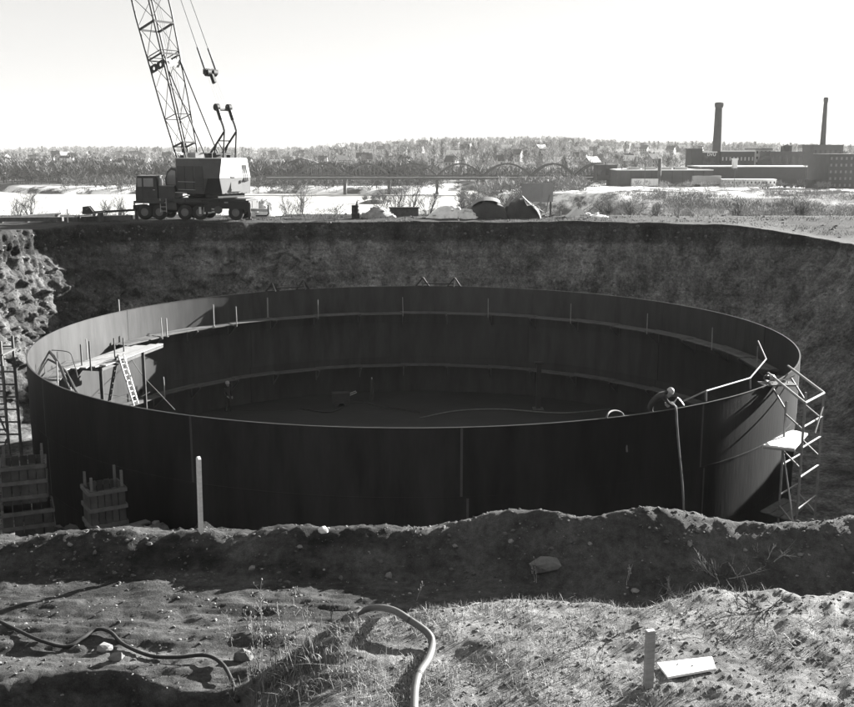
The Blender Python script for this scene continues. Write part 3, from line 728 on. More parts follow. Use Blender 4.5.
for i, (px, Yb_, L_, rz, lab) in enumerate(((78, 30.4, 2.2, 0.35, 'loose board lying flat left of the open timber bin'), (62, 31.4, 1.6, -0.5, 'short board lying among rubble in front of the bins'), (128, 30.6, 1.4, 0.8, 'dark board lying right of the open timber bin'))):
    x_ = aY(px, 526, Yb_).x; p = Vector((x_, Yb_, float(bench_z(x_, Yb_)) + 0.22))
    o = thing('loose_board', lab, 'board', p, rz); MB().box((0, 0, 0), (L_, 0.3, 0.05)).build('plank', dark_wood, o); MB().box((L_ * 0.2, 0, -0.15), (0.12, 0.4, 0.25)).build('bearer', dark_wood, o); MB().box((-L_ * 0.3, 0, -0.15), (0.12, 0.4, 0.25)).build('bearer', dark_wood, o)
m = MB(); R3 = random.Random(9)
for i in range(160):
    a = R3.uniform(-1.4, -0.2); rr = TR + R3.uniform(0.3, 4.5); p = pol(rr, a, FLOOR + 0.05); p.z = max(p.z, float(bench_z(p.x, p.y))) if p.x < -6.5 and p.y < 41.5 else p.z; m.rock(p, R3.uniform(0.08, 0.4), seed=i)
stuff(tag(m.build('pit_rubble', mat('rubble', 0.14, 0.95)), 'loose earth clods scattered on the pit floor', 'rubble'))
# ------------------------------------------------------------------ truck crane on the far bank
CRY = 76.6
cr0 = aZ(200, 219.5, 0.02); cr0 = Vector((cr0.x, CRY, gz1(cr0.x, CRY) + 0.02))
crane = thing('truck_crane', 'lattice-boom truck crane with pale rear house parked on the far pit edge', 'crane', cr0)
crane.rotation_euler = (0, 0, 0)
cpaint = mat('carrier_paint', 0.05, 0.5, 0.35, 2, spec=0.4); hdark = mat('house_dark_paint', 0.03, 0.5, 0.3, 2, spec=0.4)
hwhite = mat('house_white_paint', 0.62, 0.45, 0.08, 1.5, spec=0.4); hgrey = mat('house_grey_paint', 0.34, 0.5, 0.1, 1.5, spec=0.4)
glass = mat('dull_glass', 0.25, 0.15, 0.15, 1, spec=0.6)
boom_m = mat('boom_paint', 0.03, 0.6, 0.3, 3)
# carrier: local frame, nose to -x (picture left)
car = thing('tmp', 'x', 'x'); 
KY = math.radians(-6)
KR = Matrix.Rotation(KY, 4, 'Z')
def cb(name, m, M_, parent=None):
    me = M_.mesh(name); me.transform(KR); return link(name, me, m, parent or crane)
XF, XR = -4.25, 4.05
cb('chassis', cpaint, MB().box((0.2, 0, 1.12), (7.7, 1.0, 0.5)).box((0.0, 0, 1.46), (7.6, 2.5, 0.14)))
cb('turntable', black_iron, MB().lathe([(1.0, 1.53), (1.0, 1.68), (0.9, 1.7), (0.9, 1.9)], 28, (0.2, 0, 0)))
cabp = [(-4.35, 1.2), (-4.35, 1.95), (-4.2, 3.12), (-2.75, 3.12), (-2.7, 1.2)]
cab = cb('carrier_cab', cpaint, MB().prism(cabp, -1.22, -0.02, 'y'))
cb('cab_roof', mat('cab_roof', 0.3), MB().box((-3.48, -0.62, 3.15), (1.55, 1.26, 0.05)), cab)
cb('side_window', glass, MB().box((-3.35, -1.23, 2.68), (0.72, 0.03, 0.6)), cab); cb('side_window', glass, MB().box((-4.0, -1.23, 2.68), (0.34, 0.03, 0.6)), cab)
cb('rear_window', glass, MB().box((-2.71, -0.62, 2.7), (0.03, 0.8, 0.5)), cab); cb('windshield', glass, MB().prism([(-4.37, 2.1), (-4.25, 3.02), (-4.21, 3.02), (-4.33, 2.1)], -1.12, -0.12, 'y'), cab)
cb('door_seam', black_iron, MB().box((-3.8, -1.235, 1.95), (0.03, 0.02, 1.4)), cab); cb('door_handle', galv, MB().box((-2.95, -1.245, 2.15), (0.16, 0.03, 0.04)), cab)
cb('mirror', mat('mirror_white', 0.7), MB().box((-4.62, -1.4, 2.7), (0.06, 0.22, 0.34)).bar((-4.35, -1.2, 2.8), (-4.6, -1.38, 2.8), 0.03, 0.03))
cb('engine_hood', cpaint, MB().box((-2.05, -0.3, 1.95), (1.2, 1.7, 0.8)).box((-2.05, -0.3, 2.37), (1.1, 1.5, 0.06)))
cb('hood_top', mat('cab_roof', 0.3), MB().box((-2.02, -0.4, 2.43), (1.1, 1.3, 0.04)))
cb('fender', cpaint, MB().box((-3.35, -1.2, 1.28), (2.3, 0.2, 0.18)).box((-0.25, -1.2, 1.3), (2.6, 0.2, 0.14)))
cb('bumper', black_iron, MB().box((-4.5, 0, 0.85), (0.2, 2.4, 0.4)))
tyre = MB().lathe([(0.28, -0.16), (0.5, -0.17), (0.545, -0.12), (0.56, 0), (0.545, 0.12), (0.5, 0.17), (0.28, 0.16)], 28)
hub_ = MB().lathe([(0.29, -0.13), (0.27, -0.05), (0.17, -0.03), (0.15, -0.12), (0.05, -0.14)], 20)
tyre.f = tyre.f[:-2]
def turn(me): me.transform(Matrix.Rotation(PI / 2, 4, 'X')); return me
tyre_me = turn(tyre.mesh('tyre', True)); hub_me = turn(hub_.mesh('rim')); hub_me.materials.append(mat('wheel_rim', 0.2))
hub_me.transform(Matrix.Rotation(PI, 4, 'Z'))
for x in (-3.75, -2.65, -0.75, 0.35, 3.0):
    for y in (-1.05, 1.05):
        o = link('wheel', tyre_me, rubber, crane); p = KR @ Vector((x, y, 0.56)); o.location = p; o.rotation_euler = (0, 0, KY + (0 if y < 0 else PI))
        h = link('rim', hub_me, None, o)
for x in (-1.6, 1.15): cb('axle_box', black_iron, MB().box((x, 0, 0.9), (0.5, 1.6, 0.4)))
cb('outrigger_box', black_iron, MB().box((2.45, 0, 1.1), (3.1, 2.5, 0.55)).box((3.85, 0, 1.05), (0.35, 2.6, 0.75)))
cb('outrigger_box', black_iron, MB().box((1.0, -0.9, 0.85), (0.55, 0.9, 0.5)))
cb('toolbox', cpaint, MB().box((-1.75, -1.05, 1.0), (0.8, 0.35, 0.5))); cb('tail_step', galv, MB().box((2.35, -1.27, 1.28), (0.28, 0.03, 0.1)))
cb('outrigger_jack', black_iron, MB().cyl((4.1, -1.5, 0.15), (4.1, -1.5, 1.3), 0.1, 12).box((4.1, -1.5, 0.12), (0.5, 0.5, 0.08)).bar((4.0, -1.2, 1.05), (4.1, -1.55, 1.05), 0.22, 0.22))
cb('outrigger_jack', galv, MB().bar((3.9, -0.9, 0.75), (5.3, -0.9, 0.72), 0.16, 0.2))
cb('outrigger_pad', black_iron, MB().tube([(5.3, -0.9, 1.1), (5.35, -0.9, 0.5), (5.2, -0.9, 0.35), (4.4, -0.9, 0.33)], 0.06))
cb('striped_guard', mat('mirror_white', 0.7), MB().bar((0.42, -1.28, 0.45), (0.42, -1.28, 0.95), 0.16, 0.04, up=(0, 1, 0)).bar((0.75, -1.28, 0.45), (0.75, -1.28, 0.95), 0.14, 0.04, up=(0, 1, 0)).bar((1.0, -1.3, 0.55), (1.5, -1.3, 0.62), 0.04, 0.1).bar((1.0, -1.3, 0.85), (1.5, -1.3, 0.8), 0.04, 0.08))
cb('deck_box', mat('cab_roof', 0.3), MB().box((2.55, -0.9, 1.62), (0.9, 0.5, 0.12)))
cb('hose_bundle', black_iron, MB().tube([(-1.2, -1.0, 1.6), (-0.6, -1.1, 1.75), (0.2, -1.1, 1.62), (0.9, -1.0, 1.7)], 0.05))
bpy.data.objects.remove(car)

# upper works: local +x = boom direction, turned left and away
SB = math.radians(38)
UR = Matrix.Translation((0.42, 0.0, 0)) @ Matrix.Rotation(PI - SB, 4, 'Z')
def ub(name, m, M_, parent=None, smooth=False):
    me = M_.mesh(name, smooth); me.transform(UR); return link(name, me, m, parent or crane)
# house plan: rear corners bevelled; in two heights so the paint band is a real seam
def house(z0, z1, bev0, bev1, rear0, rear1, wd=1.85, x1=0.9):
    vs = []
    for z, bv, rr in ((z0, bev0, rear0), (z1, bev1, rear1)):
        vs += [(x1, -wd, z), (x1, wd, z), (rr + bv, wd, z), (rr, wd - bv * 0.8, z), (rr, -wd + 0.28, z), (rr + 0.35, -wd, z)]
    n = 6
    fs = [tuple(reversed(range(n))), tuple(range(n, 2 * n))] + [(i, (i + 1) % n, (i + 1) % n + n, i + n) for i in range(n)]
    return MB().add(vs, fs)
# local y>0 is the side towards picture left/near
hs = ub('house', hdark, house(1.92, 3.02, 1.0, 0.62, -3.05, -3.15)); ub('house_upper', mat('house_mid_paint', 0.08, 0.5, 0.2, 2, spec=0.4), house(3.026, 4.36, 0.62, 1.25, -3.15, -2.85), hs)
def rear_panel(name, m, z0, z1, y0, y1a, y1b, xr0, xr1, parent=hs, t=0.012):
    # thin painted sheet on the rear face
    vs = [(xr0 - t, y0, z0), (xr0 - t, y1a, z0), (xr1 - t, y1b, z1), (xr1 - t, y0, z1)]
    vs += [(x + t * 0.9, y, z) for x, y, z in vs]
    return ub(name, m, MB().add(vs, [(0, 1, 2, 3), (7, 6, 5, 4), (0, 4, 5, 1), (1, 5, 6, 2), (2, 6, 7, 3), (3, 7, 4, 0)]), parent)
w_ = 1.85
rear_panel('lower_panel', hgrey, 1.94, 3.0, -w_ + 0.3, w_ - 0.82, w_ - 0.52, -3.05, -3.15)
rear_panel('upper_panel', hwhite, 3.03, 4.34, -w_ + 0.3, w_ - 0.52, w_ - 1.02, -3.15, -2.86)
# white corner strip: sunlight on the bevel put into the paint
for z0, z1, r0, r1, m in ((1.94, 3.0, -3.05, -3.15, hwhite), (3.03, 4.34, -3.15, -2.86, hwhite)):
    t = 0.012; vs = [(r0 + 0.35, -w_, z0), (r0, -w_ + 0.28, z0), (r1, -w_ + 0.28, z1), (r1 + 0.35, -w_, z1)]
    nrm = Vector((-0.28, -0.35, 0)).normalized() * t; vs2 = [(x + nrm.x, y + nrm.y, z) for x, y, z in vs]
    ub('corner_sun_strip', m, MB().add(vs2 + vs, [(0, 1, 2, 3), (7, 6, 5, 4), (0, 4, 5, 1), (1, 5, 6, 2), (2, 6, 7, 3), (3, 7, 4, 0)]), hs)
ub('roof_sheet', hwhite, MB().prism([(-2.82, -w_ + 0.3), (-2.82, w_ - 1.05), (-1.75, w_ - 0.02), (0.85, w_ - 0.02), (0.85, -w_ + 0.02), (-2.5, -w_ + 0.02)], 4.37, 4.42, 'z'), hs)
dseam = mat('door_seam', 0.12)
door = ub('rear_door', mat('door_paint', 0.3, 0.45, 0.06), MB().box((-3.09, -0.2, 2.52), (0.1, 0.95, 0.9)), hs)
ub('door_handle', black_iron, MB().box((-3.16, -0.62, 2.75), (0.05, 0.06, 0.22)), door); ub('hinge', dseam, MB().box((-3.14, 0.25, 2.2), (0.03, 0.05, 0.12)), door)
for k in range(5): ub('louver', black_iron, MB().box((-3.06 + 0.0 + 0.02 * (k % 2), -0.98 - 0.08 * k, 3.35), (0.1, 0.035, 1.15), Matrix.Rotation(0.2, 3, 'Y')), hs)
ub('vent_plate', mat('door_paint', 0.5), MB().box((-3.15, 0.1, 3.1), (0.06, 0.35, 0.09)), hs)
for z in (2.2, 2.75): ub('grab_rail', galv, MB().tube([(0.6, w_ + 0.02, z), (0.6, w_ + 0.1, z), (-1.2, w_ + 0.1, z), (-1.2, w_ + 0.02, z)], 0.018, 6), hs)
for x in (-1.6, -0.6, 0.35): ub('side_door', mat('side_door_paint', 0.045, 0.45, 0.2, 2), MB().box((x, w_ + 0.012, 3.0), (0.85, 0.03, 1.7)), hs)
for k in range(7): ub('rivet_strip', dseam, MB().box((-3.02, -1.2 + 0.38 * k, 1.97), (0.12, 0.05, 0.05)), hs)
for yy_ in (-1.3, 1.3):
    ub('roof_rail', galv, MB().tube([(-2.3, yy_ * 0.9, 4.42), (-2.3, yy_ * 0.9, 4.75), (0.6, yy_ * 0.9, 4.75), (0.6, yy_ * 0.9, 4.42)], 0.016, 6), hs)
ub('counterweight', black_iron, MB().box((-2.3, 0.1, 1.78), (1.3, 2.5, 0.25)), hs)
# operator's cab with rounded front and machinery deck
op = ub('operator_cab', hdark, MB().prism([(0.9, 1.95), (0.9, 3.6), (1.6, 3.75), (2.1, 3.45), (2.35, 2.9), (2.3, 2.3), (1.95, 1.95)], 0.75, 1.7, 'y'))
ub('curved_window', glass, MB().prism([(2.08, 3.44), (2.37, 2.9), (2.34, 2.75), (2.3, 2.8), (2.05, 3.38)], 0.85, 1.6, 'y'), op)
ub('side_window', glass, MB().prism([(1.15, 2.5), (1.15, 3.5), (1.6, 3.55), (2.0, 3.3), (2.2, 2.9), (2.1, 2.5)], 1.69, 1.72, 'y'), op)
ub('machinery_deck', black_iron, MB().box((1.5, -0.45, 2.05), (1.5, 2.3, 0.35)).box((1.3, -0.4, 2.7), (0.8, 1.6, 1.0)))
ub('winch_drum', black_iron, MB().cyl((1.4, -1.3, 3.15), (1.4, 0.6, 3.15), 0.42, 20).cyl((1.4, -1.35, 3.15), (1.4, -1.25, 3.15), 0.55, 20).cyl((1.4, 0.5, 3.15), (1.4, 0.6, 3.15), 0.55, 20))
ub('exhaust_box', mat('cab_roof', 0.3), MB().box((0.35, 0.3, 4.6), (0.8, 1.0, 0.4)))
# boom
EL = math.radians(73); foot = Vector((1.15, 0, 2.3)); bd = Vector((math.cos(EL), 0, math.sin(EL))); bn = Vector((-math.sin(EL), 0, math.cos(EL)))
BLN = 36.0; HB = 0.58
def bp_(s_, sy, sn):
    k = float(np.interp(s_, [0, 3.2, 6.5, 9.0, 13.0], [0.3, 0.56, 0.72, 0.8, 0.92])); kw = float(np.interp(s_, [0, 3.2, 6.5, 9.0, 13.0], [0.5, 0.6, 0.74, 0.8, 0.92]))
    if s_ > 32: k = kw = 0.92 * (1 - 0.6 * (s_ - 32) / 4)
    return foot + bd * s_ + bn * (sn * k) + Vector((0, sy * kw, 0))
boom = ub('boom', boom_m, MB().box(foot + bd * 0.0, (0.3, 1.2, 0.3)))
for sy in (-1, 1):
    for sn in (-1, 1):
        ub('chord', boom_m, MB().tube([bp_(s_, sy, sn) for s_ in (0, 3.2, 6.5, 9.0, 13.0, 32, BLN)], 0.062, 8), boom)
lace = []
s_ = 0.6; k = 0; step = 2.35
while s_ < BLN - 0.5:
    s2 = min(s_ + step, BLN)
    for (f0, f1) in (((1, -1), (1, 1)), ((-1, -1), (-1, 1)), ((-1, 1), (1, 1)), ((-1, -1), (1, -1))):
        a, b = (f0, f1) if k % 2 == 0 else (f1, f0)
        MBm = MB().tube([bp_(s_, *a), bp_(s2, *b)], 0.026, 6); ub('diagonal', boom_m, MBm, boom)
    if k % 2 == 0:
        for (f0, f1) in (((1, -1), (1, 1)), ((-1, -1), (-1, 1)), ((-1, 1), (1, 1)), ((-1, -1), (1, -1))): ub('cross_bar', boom_m, MB().tube([bp_(s_, *f0), bp_(s_, *f1)], 0.036, 6), boom)
    s_ = s2; k += 1
# splice plates with lightening holes
def holed(name, m, s0, s1, f0, f1, holes):
    c00, c01, c10, c11 = bp_(s0, *f0), bp_(s0, *f1), bp_(s1, *f0), bp_(s1, *f1)
    P = lambda u, v: c00.lerp(c01, u).lerp(c10.lerp(c11, u), v)
    M2 = MB(); nseg = 10; edges = [0] + [h for h in holes] + [1]
    cells = len(holes); nrm = (c01 - c00).cross(c10 - c00).normalized() * 0.02
    for i in range(cells):
        u0, u1 = i / cells, (i + 1) / cells; uc = (u0 + u1) / 2; wpx = (c01 - c00).length / cells; hpx = (c10 - c00).length; rr = holes[i]
        ang = [2 * PI * k / 16 for k in range(16)]
        inner = [(uc + rr * math.cos(a) / (c01 - c00).length, 0.5 + rr * math.sin(a) / hpx) for a in ang]; outer = []
        for a in ang:
            cx_, sx_ = math.cos(a), math.sin(a); q = min((wpx / 2) / max(abs(cx_), 1e-6), (hpx / 2) / max(abs(sx_), 1e-6)); outer.append((uc + q * cx_ / (c01 - c00).length, 0.5 + q * sx_ / hpx))
        vs = [P(*p) + nrm for p in inner] + [P(*p) + nrm for p in outer] + [P(*p) - nrm for p in inner] + [P(*p) - nrm for p in outer]
        fs = []
        for k in range(16):
            k2 = (k + 1) % 16; fs += [(k, k2, 16 + k2, 16 + k), (32 + k2, 32 + k, 48 + k, 48 + k2), (k2, k, 32 + k, 32 + k2), (16 + k, 16 + k2, 48 + k2, 48 + k)]
        M2.add(vs, fs)
    return ub(name, m, M2, boom)
SP = 8.75
holed('splice_plate', boom_m, SP, SP + 0.55, (1, -1), (1, 1), [0.13, 0.13]); holed('splice_plate', hgrey, SP, SP + 0.6, (1, 1), (-1, 1), [0.13, 0.13])  # back plate in paler paint to stand for the sun on that face
for (f0, f1) in (((1, -1), (1, 1)), ((-1, -1), (-1, 1)), ((-1, 1), (1, 1)), ((-1, -1), (1, -1))):
    ub('splice_bar', boom_m, MB().bar(bp_(SP + 1.0, *f0), bp_(SP + 1.0, *f1), 0.1, 0.1), boom); ub('splice_bar', boom_m, MB().bar(bp_(3.2, *f0), bp_(3.2, *f1), 0.1, 0.12), boom); ub('splice_bar', boom_m, MB().bar(bp_(12.1, *f0), bp_(12.1, *f1), 0.13, 0.13), boom)
for sy in (-1, 1):
    a = bp_(SP + 0.6, sy * 0.9, 1); ub('boom_stop', black_iron, MB().tube([a, Vector((-0.95, sy * 0.62, 4.5))], 0.05, 8))
a = bp_(SP + 0.75, 1, 1); ub('stop_arm', black_iron, MB().tube([a, a + Vector((-0.35, 0.1, 0.1)), a + Vector((-0.5, 0.1, -0.2)), a + Vector((-0.75, 0.1, -1.1))], 0.055, 8), boom)
ub('foot_lugs', black_iron, MB().box(foot + Vector((0, 0.55, -0.2)), (0.3, 0.12, 0.7)).box(foot + Vector((0, -0.55, -0.2)), (0.3, 0.12, 0.7)))
for i in range(7):
    q = foot + bd * (0.6 + i * 0.42) + Vector((0, random.uniform(-.45, .45), 0)) + bn * random.uniform(-.3, .3)
    ub('boom_fitting', black_iron, MB().box(q, (0.25, 0.18, 0.3)), boom)
# gantry
gt = Vector((-2.95, 0, 6.25)); gb = Vector((-1.2, 0, 4.55))
gan = ub('gantry', black_iron, MB().box(gb, (0.35, 1.5, 0.35)).box(gb + Vector((-0.4, 0, 0.15)), (0.9, 1.2, 0.12)))
for sy in (-1, 1):
    y = sy * 0.55
    ub('mast_leg', black_iron, MB().tube([gb + Vector((0, y, 0)), gt + Vector((0, y, 0))], 0.075, 8), gan)
    ub('back_leg', black_iron, MB().tube([gt + Vector((0, y, 0)), Vector((-2.75, y, 4.4))], 0.055, 8), gan)
    ub('mast_leg', black_iron, MB().tube([gb + Vector((-0.5, y * 0.9, 0.1)), gb.lerp(gt, 0.5) + Vector((0, y, 0))], 0.05, 8), gan)
    ub('bail_link', mat('link_grey', 0.25), MB().tube([gt + Vector((0, y, 0.05)), gt + Vector((0.12, y, 0.4)), gt + Vector((0.32, y, 0.8))], 0.085, 8), gan)
    ub('bail_arm', black_iron, MB().tube([gt + Vector((0.32, y, 0.8)), gt + Vector((0.66, y * 1.0, 1.6))], 0.13, 8), gan)
    ub('sheave', black_iron, MB().cyl(gt + Vector((0.7, y - 0.12, 1.66)), gt + Vector((0.7, y + 0.12, 1.66)), 0.25, 18), gan)
ub('cross_bar', black_iron, MB().bar(gb.lerp(gt, 0.62) + Vector((0, -.55, 0)), gb.lerp(gt, 0.62) + Vector((0, .55, 0)), 0.08, 0.08).bar(gb.lerp(gt, 0.2) + Vector((0, -.55, 0)), gb.lerp(gt, 0.58) + Vector((0, .55, 0)), 0.05, 0.05), gan)
ub('bail_axle', black_iron, MB().tube([gt + Vector((0.62, -0.55, 1.5)), gt + Vector((0.62, 0.55, 1.5))], 0.08, 8), gan)
# floating bridle, pendants to the boom head, hoist rope between them
UI = UR.inverted()
def place(px, py, Y): return UI @ (aY(px, py, Y) - cr0)
tip = foot + bd * (BLN - 0.3) + bn * 0.3
bail = gt + Vector((0.7, 0, 1.7))
bc = bail.lerp(tip, 0.085) + Vector((0.0, 0, 0)); bdir = (tip - bail).normalized()
br = ub('bridle', black_iron, MB().bar(bc + Vector((0, -0.55, 0)), bc + Vector((0, 0.55, 0)), 0.34, 0.34).bar(bc, bc - bdir * 0.85, 0.16, 0.3))
ub('bridle_sheave', black_iron, MB().cyl(bc + Vector((0, -0.42, -0.05)), bc + Vector((0, -0.12, -0.05)), 0.27, 18).cyl(bc + Vector((0, 0.12, -0.05)), bc + Vector((0, 0.42, -0.05)), 0.27, 18), br)
for sy in (-1, 1):
    e = bc + Vector((0, sy * 0.5, 0.1)); tp = tip + Vector((0, sy * 0.25, 0))
    d = (tp - e).normalized()
    ub('pendant_link', mat('link_grey', 0.25), MB().tube([e, e + d * 0.8], 0.075, 8), br); ub('pendant_socket', black_iron, MB().tube([e + d * 0.75, e + d * 1.75], 0.06, 8), br)
    ub('pendant', mat('wire_rope', 0.16), MB().tube([e + d * 1.7, tp], 0.026, 6), br)
for sy in (-0.4, -0.15, 0.15, 0.4): ub('hoist_rope', mat('wire_rope_pale', 0.45), MB().tube([bail + Vector((0, sy, 0)), bc + Vector((0, sy * 0.8, -0.2))], 0.006, 4), br)

# hoist ropes down the boom, ladder, lamps and other small fittings
for y in (-0.2, 0.0, 0.22): ub('hoist_line', mat('wire_rope', 0.16), MB().tube([Vector((1.4, y, 3.4)), foot + bd * 9 + bn * 0.75 + Vector((0, y, 0)), tip], 0.012, 4), boom)
for sx in (-0.22, 0.22): cb('ladder_rail', galv, MB().bar((-2.3 + sx, -1.27, 0.55), (-2.3 + sx, -1.27, 1.55), 0.04, 0.04))
for k in range(3): cb('ladder_step', galv, MB().bar((-2.52, -1.27, 0.65 + 0.3 * k), (-2.08, -1.27, 0.65 + 0.3 * k), 0.04, 0.04))
for y in (-0.95, 0.95): cb('headlight', mat('lamp_glass', 0.5, 0.2), MB().cyl((-4.62, y, 1.15), (-4.55, y, 1.15), 0.11, 12))
for y in (-1.0, 1.0): cb('tail_lamp', mat('lamp_glass', 0.5, 0.2), MB().box((4.05, y, 1.25), (0.05, 0.14, 0.1)))
ub('exhaust_pipe', black_iron, MB().tube([(-0.2, -0.9, 4.3), (-0.2, -0.9, 5.0), (-0.35, -0.9, 5.12)], 0.07, 8), hs)
for x in (-1.9, -1.2): ub('roof_vent', hdark, MB().box((x, -0.9, 4.52), (0.4, 0.5, 0.2)), hs)
for k in range(6): ub('side_louver', black_iron, MB().box((-1.6, w_ + 0.035, 2.45 + 0.13 * k), (0.6, 0.03, 0.05)), hs)
ub('step', galv, MB().box((0.3, w_ + 0.12, 1.98), (1.0, 0.25, 0.05)), hs)
for k in range(4): cb('carrier_bracket', black_iron, MB().box((-1.9 + 1.25 * k, -1.27, 1.35), (0.12, 0.06, 0.24)))
cb('cable_reel', steel, MB().cyl((1.75, -1.35, 0.75), (1.75, -1.15, 0.75), 0.28, 16)); cb('fuel_tank', cpaint, MB().cyl((-2.1, -0.95, 0.85), (-1.35, -0.95, 0.85), 0.28, 16))
# ------------------------------------------------------------------ bridge over the river
brick = mat('mill_brick', 0.10, 0.9, 0.2, 0.3); brick_d = mat('dark_mill_brick', 0.07, 0.9, 0.2, 0.3); pale_wall = mat('pale_wall', 0.5, 0.85, 0.1, 0.5)
white_wall = mat('white_clapboard', 0.72, 0.8, 0.08, 0.5); roof_d = mat('dark_roofing', 0.07, 0.85, 0.2, 0.4); snow_roof = mat('snowy_roof', 0.7, 0.9, 0.15, 0.2); winm = mat('window_dark', 0.03, 0.2, 0.1, 1, spec=0.5); winl = mat('window_pale', 0.5, 0.3, 0.1, 1)
BY = 535.0
pts_br = [(318, 31), (349, 0), (392, 0), (437, 0), (483, 0), (534, 0), (577, 0), (612, 0)]
bxs = [aY(px, 176, BY).x for px in (296, 345, 389, 437, 483, 531, 575, 618)]
zdk = aY(430, 176.5, BY).z
bsteel = mat('bridge_steel', 0.09, 0.7, 0.15, 0.2)
bridge = thing('arch_bridge', 'long steel bridge with a row of low arches crossing the river', 'bridge', (bxs[0], BY, zdk)); o0 = Vector((bxs[0], BY, zdk))
MB().box(((bxs[-1] - bxs[0]) / 2, 0, -0.9), (bxs[-1] - bxs[0] + 30, 9, 1.0)).build('deck', bsteel, bridge)
for i in range(len(bxs) - 1):
    x0, x1 = bxs[i] - bxs[0], bxs[i + 1] - bxs[0]; n = 12; L_ = x1 - x0; H_ = 6.2
    for sy in (-4.3, 4.3):
        arc = [Vector((x0 + L_ * k / n, sy, 0.2 + H_ * 4 * (k / n) * (1 - k / n))) for k in range(n + 1)]
        a = MB()
        for p, q in zip(arc[:-1], arc[1:]): a.bar(p, q, 0.5, 0.75)
        ar = a.build('arch', bsteel, bridge)
        for k in range(1, n): MB().bar((arc[k].x, sy, -0.2), arc[k], 0.22, 0.22).build('hanger', bsteel, ar)
    MB().box((x1, 0, (RIVER_Z - 2 - zdk) / 2 - 0.9), (1.5, 7, abs(RIVER_Z - 2 - zdk) - 1.5)).build('pier', mat('pier_stone', 0.1), bridge)
MB().box(((bxs[-1] - bxs[0]) / 2, -4.6, 0.5), (bxs[-1] - bxs[0] + 30, 0.12, 0.7)).build('parapet', bsteel, bridge)

# ------------------------------------------------------------------ mill buildings across the field
def block(name, label, px0, px1, yt, yb, Y, depth, wm_, rm, rows=0, cols=0, win=None, cat='building', group=None, roof_h=0.5, pitch=None, wsize=(0.45, 0.55)):
    a, b = aY(px0, yb, Y), aY(px1, yb, Y); zt_ = aY((px0 + px1) / 2, yt, Y).z; W_ = b.x - a.x; base = min(a.z, b.z) - 1.0; H_ = zt_ - base
    o = thing(name, label, cat, ((a.x + b.x) / 2, Y, base), 0, group)
    MB().box((0, depth / 2, H_ / 2), (W_, depth, H_)).build('wall', wm_, o)
    if pitch: MB().prism([(-W_ / 2 - 0.3, H_), (pitch[0] * W_, H_ + pitch[1]), (W_ / 2 + 0.3, H_)], -0.3, depth + 0.3, 'y').build('roof', rm, o)
    else: MB().box((0, depth / 2, H_ + roof_h / 2), (W_ + 0.5, depth + 0.5, roof_h)).build('roof', rm, o)
    vis = aY(px0, yb, Y).z - base
    for r in range(rows):
        for c_ in range(cols):
            ww = W_ / cols * wsize[0]; hh = (H_ - vis) / rows * wsize[1]
            wd = MB().box((-W_ / 2 + W_ * (c_ + 0.5) / cols, -0.03, vis + (H_ - vis) * (r + 0.5) / rows), (ww, 0.1, hh)).build('window', win or winm, o)
    return o
def stack(name, label, px, yt, yb, wb, wt, Y, m, cap=True):
    b = aY(px, yb, Y); zt_ = aY(px, yt, Y).z; k = Y / F; o = thing(name, label, 'chimney', (b.x, Y, b.z - 6)); H_ = zt_ - b.z + 6
    MB().lathe([(wb * k / 2 * 1.08, 0), (wb * k / 2, 6), (wt * k / 2, H_)], 24).build('shaft', m, o, True)
    if cap: MB().lathe([(wt * k / 2 + 0.05, H_ - 2.4), (wt * k / 2 * 1.22, H_ - 1.2), (wt * k / 2 * 1.22, H_), (wt * k / 2 * 0.8, H_ + 0.4)], 24).build('cap', m, o)
    return o
stack('mill_chimney', 'tall tapering dark brick chimney with flared cap behind the long shed', 716.2, 103, 163, 9.4, 7.2, 545, brick_d)
stack('mill_chimney', 'slimmer tall chimney at the right edge behind the mill blocks', 821.5, 98, 163, 6.5, 3.8, 560, brick_d)
stack('square_vent', 'short square vent stack rising in front of the long shed', 659, 158.5, 184, 3.6, 3.4, 495, brick, False)
block('gatehouse', 'small dark brick building at the left end of the long shed', 597, 617, 165.5, 178, 520, 12, brick_d, roof_d, 1, 3)
stack('roof_vent', 'small stub chimney on the little dark building', 605.5, 162, 168, 1.4, 1.4, 522, brick_d, False)
sh = block('long_shed', 'long low dark brick mill shed across the snowy field', 617, 712, 170.5, 187, 500, 30, brick, snow_roof)
b0 = aY(617, 187, 500); W_ = aY(712, 187, 500).x - b0.x
for i in range(9): MB().box((-W_ / 2 + 1.5 + W_ * i / 9.2, -0.06, 5), (0.35, 0.2, 8)).build('pilaster', brick_d, sh)
for i in range(4): MB().box((-W_ / 2 + 9 + i * 7.5, 8, 9.6), (5.5, 6, 1.2)).build('skylight', winl, sh)
block('long_shed', 'darker taller shed continuing the mill to the right', 700, 815, 167, 186, 508, 26, brick_d, snow_roof)
block('mill_wing', 'narrow windowless mill tower left of the big chimney', 691, 702, 149.5, 166, 540, 12, brick_d, roof_d)
ml = block('mill_wing', 'low dark mill block touching the foot of the big chimney', 702, 716, 152.5, 166, 541, 12, brick_d, snow_roof, 2, 2)
block('mill_block', 'dark mill block with a row of small pale windows right of the chimney', 720.5, 754, 151.5, 166, 542, 16, brick_d, snow_roof, 1, 9, winl, wsize=(0.34, 0.24))
block('mill_block', 'pale mill building with rows of windows between two dark blocks', 754.5, 771, 149.5, 166, 556, 18, pale_wall, roof_d, 3, 4, wsize=(0.4, 0.45))
block('mill_block', 'dark mill block with a water tank on its roof', 769, 803, 152.5, 167, 538, 16, brick_d, roof_d, 1, 5, winm)
block('lean_to', 'dark sloping lean-to against the water tank block', 762, 770, 160, 167, 537, 8, brick_d, roof_d, pitch=(0.4, 2.2))
